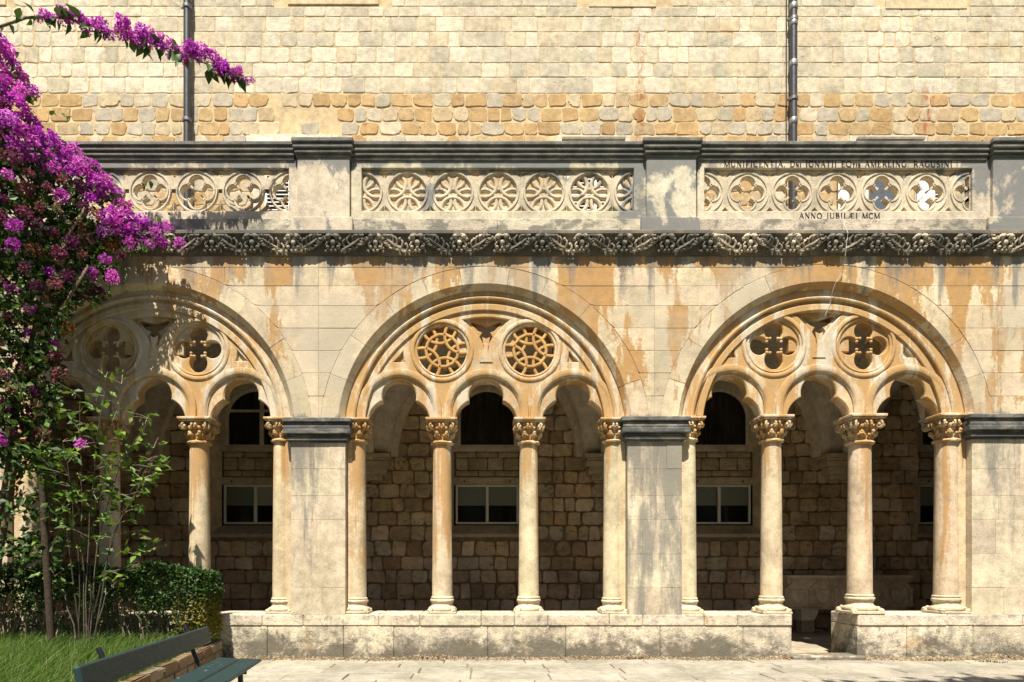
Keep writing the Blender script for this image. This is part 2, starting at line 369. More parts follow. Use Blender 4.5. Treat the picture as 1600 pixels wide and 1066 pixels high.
# ------------------------------------------------------------------ the arcade
T = 75.0                       # wall thickness
arcade = empty('cloister_arcade', (0,0,0))
tag(arcade, 'weathered cream and ochre stone cloister arcade of round arches with columns and tracery', 'arcade')
XL, XR = -230, 1790            # built extent in photo px on the facade
ARCH = [dict(cx=231, r=229, cy=671, t=(241, 1.0, -2), ring=237), dict(cx=757.5, r=230, cy=673, t=(759.5, 1.0, 0), ring=757.5), dict(cx=1292, r=233, cy=673, t=(1279.5, 1.025, -5), ring=1284)]
PIER = [(-72, 13), (455, 540), (980, 1065), (1517, 1602)]
PCEN = [(a+b)/2 for a, b in PIER]
REX = 27
rows = [400, 418, 447, 478, 513, 548, 583, 619, 656]
def fx(px): return px-VX
def fz(py): return 1030-py
for ri in range(len(rows)-1):
    yt, yb = rows[ri], rows[ri+1]
    marks = sorted([XL, XR]+[a['cx'] for a in ARCH]+PCEN[:1]+PCEN[1:])
    brk = [XL]
    for a, b in zip(marks[:-1], marks[1:]):
        n = max(1, round((b-a)/R.uniform(95,135))); off = R.uniform(-18,18)
        for k in range(1, n): brk.append(a+(b-a)*k/n+off*(1 if k < n else 0)+R.uniform(-14,14))
        brk.append(b)
    # drop the pier-centre joint on every other row so the bond alternates
    for x0, x1 in zip(brk[:-1], brk[1:]):
        mid = (x0+x1)/2; A = min(ARCH, key=lambda a: abs(a['cx']-mid)); ex = A['r']+REX
        cx, cy = A['cx'], A['cy']; g_ = .2
        def low(x):
            d = ex*ex-(x-cx)**2
            return max(fz(yb), fz(cy)+math.sqrt(d)) if d > 0 and cy > 0 else fz(yb)
        zt = fz(yt)
        d = ex*ex-(zt-fz(cy))**2
        a0, a1 = x0+g_, x1-g_
        if d > 0:
            h = math.sqrt(d)
            if mid < cx: a1 = min(a1, cx-h-1.5)
            else: a0 = max(a0, cx+h+1.5)
        if a1-a0 < 4: continue
        xs = [a0+(a1-a0)*k/14 for k in range(15)]
        zs = [low(x)+g_ for x in xs]
        # simplify straight runs
        pts = [(fx(a0), zt-g_)]+[(fx(x), min(z, zt-g_-.8)) for x, z in zip(xs, zs)]+[(fx(a1), zt-g_)]
        keep = []
        for i, p in enumerate(pts):
            if 1 < i < len(pts)-2 and abs(pts[i-1][1]-p[1]) < .01 and abs(pts[i+1][1]-p[1]) < .01: continue
            keep.append(p)
        dy = R.uniform(-.35,.35); keep = [(x_+R.uniform(-.12,.12), z_+R.uniform(-.12,.12)) for x_, z_ in keep]
        plate('ashlar_block', [keep], dy, T, facade_m, arcade, jit(CREAM, .12, .02), .4)
def mort(x0, x1, y0, y1, z0, z1, mat, name='joint_mortar', c=(.42,.33,.21)):
    m = MB(); m.col = c; m.box(x0, x1, y0, y1, z0, z1); m.build(name, mat, arcade)
for A, (xa, xb) in zip(ARCH, ((XL+1, PCEN[1]), (PCEN[1], PCEN[2]), (PCEN[2], XR-1))):
    ex = A['r']+REX-4; z0 = fz(656); a0 = math.asin((A['cy']-656)/ex)
    pts = [(fx(xa), z0), (fx(xa), fz(402)), (fx(xb), fz(402)), (fx(xb), z0)]+[(fx(A['cx'])+ex*math.cos(t), min(fz(402)-2, fz(A['cy'])+ex*math.sin(t))) for t in np.linspace(a0, PI-a0, 40)]
    plate('joint_mortar', [pts], .75, 20, facade_m, arcade, (.5,.4,.27), .05)
# voussoirs, each with its chamfered inner edge
for A in ARCH:
    r = A['r']; n = 11; cz = fz(A['cy']); e = .0009
    a_lo = math.asin((A['cy']-656)/r)
    prof = [(r+.4,0),(r+REX-.6,0),(r+REX-.2,.5),(r+REX-.2,T),(r-8,T),(r-8,8.6),(r-.4,.6)]
    cuts = [a_lo+(PI-2*a_lo)*k/n+(R.uniform(-.03,.03) if 0<k<n else 0) for k in range(n+1)]
    for k in range(n):
        m = MB(); m.col = jit(CREAM, .12, .02); dy = R.uniform(-.3,.3)
        m.sweep([(rr, yy+dy) for rr, yy in prof], fx(A['cx']), cz, cuts[k]+e, cuts[k+1]-e, 8); m.build('voussoir', facade_m, arcade)
# tracery screens
def trefoil(cu, cv):
    """trefoil-headed opening round (cu, 0) in tracery px, v up from the springing"""
    r1 = 37; ca = (cu-11, -3); cb = (cu+11, -3); top = (cu, 37); rt = 26.3
    a_c = PI-math.acos((26-11)/r1)      # cusp on left lower lobe
    left = arc(ca[0], ca[1], r1, PI, a_c, 8)
    cz_ = left[-1]
    a0 = math.atan2(cz_[1]-top[1], cz_[0]-top[0]); a0 = a0 if a0 > 0 else a0+2*PI
    topa = arc(top[0], top[1], math.hypot(cz_[0]-top[0], cz_[1]-top[1]), a0, PI-a0, 20)
    right = [(2*cu-x, z) for x, z in left[::-1]]
    return [(cu-48,-6)]+left+topa[1:-1]+right+[(cu+48,-6)]
def quatre(r=14, d=22, cusp=9):
    out = []
    for k in range(4):
        a = k*PI/2; c = (d*math.cos(a), d*math.sin(a))
        out += [(c[0]+r*math.cos(a+t), c[1]+r*math.sin(a+t)) for t in [math.radians(-142+284*i/14) for i in range(15)]]
        out.append((cusp*1.15*math.cos(a+PI/4)*1.2, cusp*1.15*math.sin(a+PI/4)*1.2))
    return out
def bars(mb, arcs, y0, y1, w):
    for (cx, cz, r, a0, a1) in arcs:
        mb.sweep([(r-w,y0+.8),(r-w*.5,y0),(r+w*.5,y0),(r+w,y0+.8),(r+w,y1),(r-w,y1)], cx, cz, a0, a1, 14)
def wheel_arcs(Rm, d, r, n=6, rot=0.0):
    out = []
    for k in range(n):
        a = rot+2*PI*k/n
        half = math.acos(max(-1, min(1, (d*d+r*r-Rm*Rm)/(2*d*r))))
        out.append((d*math.cos(a), d*math.sin(a), r, a+PI-half, a+PI+half))
    return out
TRC = (.52,.40,.25)
for bi, A in enumerate(ARCH):
    tcx, sc, dy = A['t']
    Y0 = 14.0; s0 = (F+Y0)/F
    def tp(u, v, Y=Y0):
        s = (F+Y)/F; return ((tcx+u*sc-VX)*s, (HY-(657+dy-v*sc))*s+EYE)
    def tpl(pts, Y=Y0): return [tp(u, v, Y) for u, v in pts]
    K = sc*s0
    rc = ((A['ring']-VX)*s0, (HY-A['cy'])*s0+EYE)         # ring centre
    base_z = tp(0,0)[1]
    a_lo = math.asin((base_z-rc[1])/(250))
    # base plate
    arcpts = arc(rc[0], rc[1], 222, a_lo, PI-a_lo, 40)
    outer = arcpts[:]                                      # right -> left over the top
    bot = []
    for cu in (-136, 0, 136):
        bot += tpl([(cu-54,0)]+arc(cu, 14, 54, PI, 0, 22)+[(cu+54,0)])
    x_l = arcpts[-1][0]; x_r = arcpts[0][0]
    outer = outer+[(x_l, base_z)]+bot+[(x_r, base_z)]
    holes = []
    for sx in (-1, 1): holes.append(tpl(arc(sx*68.5, 109, 42, 0, 2*PI, 40)[:-1]))
    tri = [(-37,157)]+[(-37+74*i/8, 157+4.5*math.sin(PI*i/8)) for i in range(1,8)]+[(37,157)]
    tri += [(37-27*t-9*t*t*.9+0, 157-16*t-26*t*t) for t in (.25,.5,.75)]+[(2.2,112)]+[(-2.2,112)]+[(-37+27*t+9*t*t*.9, 157-16*t-26*t*t) for t in (.75,.5,.25)]
    holes.append(tpl(tri))
    for sx in (-1, 1):
        holes.append(tpl([(sx*(136-p[0]*1), p[1]) for p in [(-9,91),(9,91),(7,97),(-7.5+14,108),(2,102),(-4,96)]]) if sx < 0 else tpl([(136-p[0], p[1]) for p in [(9,91),(-9,91),(-4,96),(2,102),(6.5,108),(7,97)]][::1]))
    scr = plate('tracery_screen', [outer]+holes, Y0, 55, tracery_m, arcade, TRC, 1.0)
    # mouldings: outer frame, roll, band
    mo = MB(); mo.col = (.54,.44,.30)
    aL = math.asin((base_z-rc[1])/215)
    mo.sweep([(211,11),(252,11),(252,40),(211,40)], rc[0], rc[1], aL, PI-aL, 48)
    mo.sweep([(205.5,15),(205.5,9.4),(207,8.2),(209.4,8),(211,9.4),(211.2,14),(205.5,17)], rc[0], rc[1], aL, PI-aL, 48)
    mo.build('hood_moulding', tracery_m, scr, True, 35)
    mb = MB(); mb.col = TRC
    mb.sweep([(190,11.8),(191,11),(199,11),(200,11.8),(200,16),(190,16)], rc[0], rc[1], aL+.02, PI-aL-.02, 48)
    mb.build('band_moulding', tracery_m, scr)
    for cu in (-136, 0, 136):
        c = tp(cu, 14)
        av = MB(); av.col = jit(TRC, .06)
        prof = [(67*K,14.5),(65.6*K,11.2),(62*K,10.6),(57*K,10.9),(55.5*K,11.8),(54*K,13.6),(54*K,30),(67*K,30)]
        av.sweep(prof, c[0], c[1], 0, PI, 28)
        zb = tp(0,0)[1]-c[1]
        for sg in (1,-1):
            vs = [(c[0]+sg*rr, yy, c[1]) for rr, yy in prof]+[(c[0]+sg*rr, yy, c[1]+zb) for rr, yy in prof]; nn = len(prof)
            av.add(vs, [(i, (i+1)%nn, (i+1)%nn+nn, i+nn) for i in range(nn)]+[tuple(range(nn, 2*nn))])
        av.build('archivolt', tracery_m, scr, True, 35)
        cp = arc(cu, 14, 57, 0, PI, 26); tre = trefoil(cu, 0)
        poly = tpl([(cu+57,-4)]+cp+[(cu-57,-4)], 16)+[tp(u,max(v,-4),16) for u,v in tre]
        plate('cusped_arch', [poly], 16.2, 40, tracery_m, scr, jit(TRC, .07), 1.8)
    # roundels
    for sx in (-1, 1):
        cr = tp(sx*68.5, 109, 17); Kr = sc*(F+17)/F
        rg = MB(); rg.col = TRC
        rg.sweep([(38*Kr,17.5),(39*Kr,14.8),(41*Kr,14.2),(43*Kr,15.4),(43*Kr,40),(38*Kr,40)], cr[0], cr[1], 0, 2*PI, 44, caps=False)
        cm = tp(sx*68.5, 109)
        rg.sweep([(43*K,14.5),(44*K,12.4),(46.5*K,11.9),(49*K,12.8),(50*K,14.5)], cm[0], cm[1], 0, 2*PI, 44, caps=False)
        rg.build('roundel_ring', tracery_m, scr, True, 40)
        if bi == 1:
            bb = MB(); bb.col = (.5,.3,.11)
            ac = [(0,0,25.5,0,2*PI)]+wheel_arcs(38.6, 38.5, 28 if sx > 0 else 27, 6, PI/2 if sx > 0 else PI/2+.12)
            for i, (a, b, r_, p0, p1) in enumerate(ac):
                bars(bb, [(cr[0]+a*Kr, cr[1]+b*Kr, r_*Kr, p0, p1)], 15.6+(i%3)*.7, 24, 2.35)
            bb.build('roundel_tracery', column_m, scr)
        else:
            q = quatre()
            ring = [(cr[0]+39*Kr*math.cos(t), cr[1]+39*Kr*math.sin(t)) for t in np.linspace(0, 2*PI, 41)[:-1]]
            hole = [(cr[0]+u*Kr, cr[1]+v*Kr) for u, v in q]
            plate('quatrefoil', [ring, hole], 17.4, 32, tracery_m, scr, jit((.5,.36,.2), .05), 1.2)
            for k in range(4):
                kb = MB(); kb.col = (.58,.45,.28)
                a = PI/4+k*PI/2
                for da in (-.28,.28): kb.ball((cr[0]+12.5*math.cos(a+da)*Kr, 17.4, cr[1]+12.5*math.sin(a+da)*Kr), 2.6, 8, 5)
                kb.ball((cr[0]+15*math.cos(a)*Kr, 17.6, cr[1]+15*math.sin(a)*Kr), 2.9, 8, 5)
                kb.build('cusp_bud', tracery_m, scr, True)
    # pierced spandrel back plate with a slim heart-shaped opening, and stem
    hp = [(-46,170),(46,170),(46,100),(-46,100)]
    hh = [(-22,154),(0,149),(22,154),(24,151),(13,140),(6,137),(10,130),(0,112),(-10,130),(-6,137),(-13,140),(-24,151)]
    plate('spandrel_panel', [tpl(hp,20), tpl(hh,20)], 20, 34, tracery_m, scr, jit((.42,.3,.17),.05), .8)
    st = MB(); st.col = (.6,.49,.33)
    pts = [tp(-10,91), tp(10,91), tp(5,95), tp(3,112), tp(6,130), tp(0,127), tp(-6,130), tp(-3,112), tp(-5,95)]
    st.prism(pts, 12.7, 15)
    st.build('stem_ornament', tracery_m, scr)
    for sx in (-1, 1):
        bk = MB(); bk.col = (.4,.28,.16)
        bk.prism([tp(sx*136+a, b, 20) for a, b in ((-14,88),(14,88),(14,112),(-14,112))], 19, 22)
        bk.build('recess_back', tracery_m, scr)
# piers
def stack(mb, x0, x1, layers, b=.6, sides=True):
    """stack of moulding courses: (py_top, py_bottom, projection)"""
    for (t_, b_, pr) in layers:
        o = pr if sides else 0
        mb.box(x0-o, x1+o, -pr-2, 40, fz(b_), fz(t_), min(b, (b_-t_)*.3))
STR = [(12,26),(13,13),(15,11),(20,12)]
pdy = [0,0,-2,-6]
for (a, b), (sl, sr), dy in zip(PIER, STR, pdy):
    cuts = [692+dy, 733, 775, 812, 866, 918, 961]
    for k in range(6):
        zt, zb = fz(cuts[k]), fz(cuts[k+1])
        sp = [a, b] if k in (1,4) else ([a, a+(b-a)*R.uniform(.25,.75), b] if k else [a, a+(b-a)*.42, a+(b-a)*.72, b])
        for p0, p1 in zip(sp[:-1], sp[1:]):
            plate('pier_block', [[(fx(p0)+.12,zb+.12),(fx(p1)-.12,zb+.12),(fx(p1)-.12,zt-.12),(fx(p0)+.12,zt-.12)]], -2+R.uniform(-.25,.25), 30, pier_m, arcade, jit((.55,.465,.335), .1, .02), .25)
    for x0, x1 in ((a-sl, a), (b, b+sr)):
        m = MB(); m.col = jit((.56,.44,.28), .06); m.box(fx(x0), fx(x1)-.02, 9.7, 34, fz(961), fz(657), .8); m.build('jamb_strip', column_m, arcade)
    m = MB(); m.col = (.4,.33,.24); m.box(fx(a)+.6, fx(b)-.6, -1.2, T-.5, fz(961), fz(660)); m.build('pier_core', pier_m, arcade)
    im = MB(); im.col = (.095,.095,.09)
    stack(im, fx(a), fx(b), [(655+dy,662+dy,11),(662+dy,666.5+dy,7.5),(666.5+dy,672+dy,8.5),(672+dy,680+dy,10),(680+dy,684+dy,4.5),(684+dy,690+dy,5.5),(690+dy,693+dy,2)], 1.2)
    im.build('impost', black_m, arcade)
# columns
def jitter_mesh(mb, amp, seed):
    rr = random.Random(seed); d = {}
    for i, v in enumerate(mb.v):
        k = (round(v[0],2), round(v[1],2), round(v[2],2))
        if k not in d: d[k] = (rr.uniform(-amp,amp), rr.uniform(-amp,amp), rr.uniform(-amp,amp))
        mb.v[i] = tuple(v[j]+d[k][j] for j in range(3))
def capital_mesh(seed):
    rr = random.Random(seed); m = MB(); m.col = (.56,.43,.26)
    m.lathe([(15.5,0),(17.6,.8),(18.4,2.6),(17.6,4.4),(15.5,5.2),(13.6,6)], n=24)                  # astragal
    m.lathe([(13.6,5),(14,14),(16,24),(19,30),(19,33)], n=20)                                       # bell
    m.col = (.5,.36,.19)
    for k in range(8):                                                                               # lower leaves curling out
        a = 2*PI*k/8+PI/8; c, s_ = math.cos(a), math.sin(a)
        for (rad, z, rb) in ((14.2,8,2.6),(15.6,11,3.2),(18.4,14.2,3.5),(19.6,16.2,2.6)):
            m.ball((rad*c, rad*s_, z), rb*rr.uniform(.85,1.1), 8, 5, (1,1,1.1))
        for da in (-.2,.2):
            m.ball((17*math.cos(a+da), 17*math.sin(a+da), 12.6), 2.2, 7, 5)
    m.col = (.57,.45,.28)
    for k in range(8):                                                                               # volutes
        a = 2*PI*k/8; c, s_ = math.cos(a), math.sin(a); cor = (k%2 == 1); rad = 24.5 if cor else 19.5; rb = 5.4 if cor else 4.6
        tang = Vector((-s_, c, 0)); out = Vector((c, s_, 0))
        m.tube([out*13+Vector((0,0,17)), out*16.5+Vector((0,0,23)), out*(rad-2)+Vector((0,0,28)), out*rad+Vector((0,0,29.5))], [1.8,2.3,2.6,2], 6)
        for sg in (-1, 1):
            ctr = out*rad+tang*(2.6*sg)+Vector((0,0,25.5))
            pts = []
            for i in range(15):
                th = i/14*3.6*PI/1.4; rr_ = rb*(1-i/17.)
                pts.append(ctr+out*(rr_*math.sin(th))*.9+Vector((0,0,rr_*math.cos(th)))+tang*(sg*i*.12))
            m.tube(pts, [1.7-.05*i for i in range(15)], 5)
            m.ball(ctr+tang*sg*1.2, rb*.42, 7, 5)
        m.ball(out*(rad-3)+Vector((0,0,25)), rb*.8, 8, 6)
    m.col = (.55,.44,.29)
    for k in range(8):
        a = 2*PI*k/8+PI/8
        m.ball((18.5*math.cos(a), 18.5*math.sin(a), 24), 2.9*rr.uniform(.8,1.2), 7, 5)
    jitter_mesh(m, .35, seed)
    m.col = (.58,.47,.32)
    m.box(-22.5,22.5,-22.5,22.5,33,35.2,.5); m.box(-24.2,24.2,-24.2,24.2,35.2,39.2,.8)
    return m.mesh('capital', column_m, True, 40)
def base_mesh(seed):
    m = MB(); m.col = (.55,.46,.32)
    m.box(-22,22,-22,22,0,4.2,.9)
    m.lathe([(20.5,4),(21.6,5.6),(21.6,8.2),(20.2,10),(18,11),(16.6,13.5),(16.4,16),(17.4,18)], n=26)
    m.lathe([(16.4,17.4),(18.2,18.6),(18.8,20.4),(18.2,22.2),(16.8,23),(17.6,24),(17.6,25.4),(15.4,27)], n=26)
    for sx in (-1,1):
        for sy in (-1,1):
            m.ball((sx*18, sy*18, 5.2), 4.4, 8, 5, (1,1,.75)); m.ball((sx*15.6, sy*15.6, 8), 3.3, 8, 5, (1,1,.8))
    jitter_mesh(m, .25, seed)
    return m.mesh('base', column_m, True, 40)
CAPS = [capital_mesh(s) for s in (3,5,9)]; BASES = [base_mesh(s) for s in (2,4)]
CX = [(48,13.5,0,-1), (172,14.5,0,-1), (312,15.3,0,-1), (441,14,0,-1), (558,14,0,0), (691,15,0,0), (826,15,0,0), (957,14,0,0), (1073,14,0,-2), (1205,15.4,0,-4), (1343,17,0,-5), (1478,16,0,-6)]
AX = 22.0
for i, (cx, r, q, dy) in enumerate(CX):
    bx, by, bz = P(cx, 958, AX); bz = 70.0; s_ = (F+AX)/F; r *= s_
    top = P(cx, 657+dy, AX)[2]; cs = s_*r/15.3; capz = top-39.2*cs
    m = MB(); m.col = jit((.57,.46,.31), .07, .04)
    h = capz-bz; prof = []
    for k in range(9):
        t = k/8; prof.append((r*(1.06-.12*t-.0*t*t), 24*cs+(h-24*cs)*t))
    m.lathe(prof, n=28)
    sh = m.build('column', column_m, arcade, True, 50, loc=(bx, AX, bz)); sh.rotation_euler.z = R.uniform(0,6)
    sh.rotation_euler.z = 0
    link('capital', CAPS[i%3], sh, (0,0,h), (0,0,(PI/2)*R.randrange(4)), cs)
    link('base', BASES[i%2], sh, (0,0,0), (0,0,(PI/2)*R.randrange(4)), s_*r/15.3)
# sill wall under the columns, with the doorway in the right bay
DOOR = (1237, 1339)
def sill_run(x0, x1):
    x = x0
    while x < x1-1:
        wd = R.choice([52,64,118,96,140]); e = min(x+wd, x1)
        if x1-e < 35: e = x1
        m = MB(); m.col = jit((.56,.49,.37), .1)
        m.box(fx(x)+.25, fx(e)-.25, -2.5+R.uniform(-.4,.4), T+1, fz(978)+.3, fz(960), 1.4); m.build('sill_block', plinth_m, arcade); x = e
    x = x0
    while x < x1-1:
        wd = R.uniform(70,150); e = min(x+wd, x1)
        if x1-e < 40: e = x1
        m = MB(); m.col = jit((.54,.47,.35), .12)
        m.box(fx(x)+.2, fx(e)-.2, -.8+R.uniform(-.4,.4), T, -12, fz(978), 1.0); m.build('plinth_block', plinth_m, arcade); x = e
sill_run(XL, DOOR[0]); sill_run(DOOR[1], XR)
m = MB(); m.col = (.5,.44,.34); m.box(fx(DOOR[0])-1, fx(DOOR[1])+10, -9, 30, -8, 6, 2.2); m.build('threshold', plinth_m, arcade)
# masonry between tracery top and terrace is the ashlar itself; solid wall beyond the outer piers
for x0, x1 in ((XL, PIER[0][0]-26), (PIER[3][1]+12, XR)):
    for k, (t_, b_) in enumerate([(657,700),(700,745),(745,790),(790,835),(835,880),(880,920),(920,960)]):
        m = MB(); m.col = jit(CREAM, .08); m.box(fx(x0), fx(x1), 2, T, fz(b_), fz(t_)-.3, .5); m.build('ashlar_block', facade_m, arcade)
# carved cornice
cor = MB(); cor.col = (.23,.195,.145)
pr = [(-13,366),(-14,367),(-14,371.5),(-9,373),(-8.5,377),(-6,384),(-4,391),(-2.5,397),(-2,400),(30,400),(30,366)]
vs = [(fx(XL), y, fz(p)) for y, p in pr]+[(fx(XR), y, fz(p)) for y, p in pr]; n = len(pr)
cor.add(vs, [(i, (i+1)%n, (i+1)%n+n, i+n) for i in range(n)]+[tuple(range(n)), tuple(range(2*n-1,n-1,-1))])
cornice = cor.build('cornice', frieze_m, arcade)
def cove(py): return np.interp(py, [373,377,384,391,397,400], [-9,-8.5,-6,-4,-2.5,-2])
def leaf_module(seed, flip):
    rr = random.Random(seed); m = MB(); m.col = (.48,.41,.31)
    f = -1 if flip else 1
    def q(u, py, out): return (f*u, cove(py)-out, fz(py)-fz(386))
    def spine(t): return (-21+40*t+5*math.sin(t*4.2), 397-20*t**.8)
    m.tube([q(*spine(i/9), 3.4+2.6*math.sin(PI*i/9)) for i in range(10)], [1.2,1.7,2,2.1,2.1,2,1.8,1.6,1.3,.9], 6)
    for sg in (-1,1):                                                     # lobes curling away from the spine
        for k in range(7):
            t = .04+.92*k/6; u, py = spine(t); L = (13 if sg < 0 else 11)*(.65+.5*math.sin(PI*t)); an = (2.25 if sg < 0 else -.75)+rr.uniform(-.18,.18)-.5*(t-.5)
            pts = []
            for i in range(6):
                r_ = L*i/5; a2 = an+sg*.9*(i/5)**2; pts.append(q(u+r_*math.cos(a2), min(398.5,max(374.5,py-r_*math.sin(a2))), 3+2.2*math.sin(PI*i/5*.8)+rr.uniform(-.3,.3)))
            m.tube(pts, [1.5,1.9,2,1.9,1.6,1.0], 6)
            m.ball(pts[-1], 1.9+rr.uniform(-.3,.5), 7, 5)
    for k in range(6):
        m.ball(q(rr.uniform(-24,24), rr.uniform(378,397), 2.4), rr.uniform(1.2,2.2), 6, 4)
    jitter_mesh(m, .35, seed); return m.mesh('carved_leaf', frieze_m, True, 50)
def mask_module(seed):
    rr = random.Random(seed); m = MB(); m.col = (.54,.47,.36)
    def q(u, py, out): return (u, cove(py)-out, fz(py)-fz(386))
    for sg in (-1,1):
        m.ball(q(sg*6.5, 377, 6), 4.2, 9, 6); m.ball(q(sg*11, 380, 5), 3, 7, 5); m.ball(q(sg*8, 391, 5.6), 3.5, 8, 5); m.ball(q(sg*2.8, 395.5, 5), 2.8, 8, 5); m.ball(q(sg*11.5, 396, 4), 2.4, 7, 5)
        m.tube([q(0,375,5), q(sg*4,374.5,7), q(sg*9,376,7), q(sg*12.5,379.5,5)], [1.6,1.9,1.8,1.2], 6)
        m.tube([q(sg*3,380,5.4), q(sg*8,384,6.4), q(sg*11,389,6)], [1.6,1.9,1.4], 6)
    m.ball(q(0,385,5.4), 4.8, 9, 6, (1,.8,.9)); m.ball(q(0,391,5.6), 3.1, 8, 5)
    for k in range(9): m.ball(q(rr.uniform(-12,12), rr.uniform(376,397), 4), rr.uniform(1.3,2.3), 6, 4)
    jitter_mesh(m, .35, seed); return m.mesh('carved_mask', frieze_m, True, 50)
LM = [leaf_module(11, False), leaf_module(12, True), leaf_module(13, True), leaf_module(14, False)]; MM = [mask_module(21), mask_module(22)]
x = XL+20; k = 0
while x < XR-20:
    link('carved_leaf', LM[k%4], arcade, (fx(x), 0, fz(386)), (0,0,0), (1+R.uniform(-.08,.08),1,1))
    link('carved_mask', MM[k%2], arcade, (fx(x+36), 0, fz(386)), (0,0,0), (1+R.uniform(-.1,.1),1,1))
    x += 64+R.uniform(-3,3); k += 1

# ------------------------------------------------------------------ balustrade on the terrace edge
bal = empty('balustrade', (0, -2, fz(366)))
tag(bal, 'pierced stone terrace balustrade with wheel and quatrefoil panels and black-stained coping', 'balustrade')
BL = Vector((0, 2, -fz(366)))*U
def bpart(o): o.location = BL; return o
def bplate(*a, **k): return bpart(plate(*a, **k))
BST = (.52,.455,.345)
PED = [(467,548),(1008,1085),(1545,1625),(-75,5)]
EDGE = [(XL,-88),(18,455),(553,1001),(1093,1533),(1637,XR)]
for a, b in PED:
    m = MB(); m.col = jit(BST,.05); m.box(fx(a), fx(b), -9, 22, fz(345), fz(250), 1.0); bpart(m.build('pedestal', balus_m, bal))
    m = MB(); m.col = jit(BST,.05); m.box(fx(a)-9, fx(b)+5, -12, 26, fz(367), fz(345)+.02, 1.0); bpart(m.build('pedestal_base', balus_m, bal))
    m = MB(); m.col = (.13,.13,.122); X0, X1 = fx(a), fx(b)
    for t_, b_, p_ in [(226,232.5,9.5),(232.5,236,6.5),(236,240.5,7.5),(240.5,243,4.2),(243,247,5),(247,249,1.6),(249,252,2)]:
        m.box(X0-p_*.75, X1+p_*.75, -9-p_, 24+p_*.5, fz(b_), fz(t_), min(1.0,(b_-t_)*.25))
    bpart(m.build('pedestal_cap', black_m, bal))
for a, b in EDGE:
    m = MB(); m.col = (.13,.13,.122); X0, X1 = fx(a)-6, fx(b)+6
    for t_, b_, p_ in [(227.5,233.5,7.5),(233.5,237,4.8),(237,241,5.8),(241,243.5,2.8),(243.5,247.5,3.6),(247.5,249.5,.8),(249.5,253,1)]:
        m.box(X0, X1, -4-p_, 24, fz(b_), fz(t_), min(1.0,(b_-t_)*.25))
    bpart(m.build('coping', black_m, bal))
    n = 2 if b-a > 200 else 1
    for k in range(n):
        x0 = fx(a)-8+(fx(b)-fx(a)+16)*k/n; x1 = fx(a)-8+(fx(b)-fx(a)+16)*(k+1)/n
        m = MB(); m.col = jit(BST,.06); m.box(x0+.2, x1-.2, -6, 24, fz(367), fz(345), .8); bpart(m.build('base_course', base_m, bal))
def cgap(cx, cz, up):
    s_ = 1 if up else -1
    return [(cx-13, cz+s_*32)]+[(cx-13+13*t-4.5*math.sin(PI*t)*-1, cz+s_*(32-17*t)) for t in (.3,.6,.85)]+[(cx, cz+s_*15)]+[(cx+13-13*t+4.5*math.sin(PI*t)*-1, cz+s_*(32-17*t)) for t in (.85,.6,.3)]+[(cx+13, cz+s_*32)]
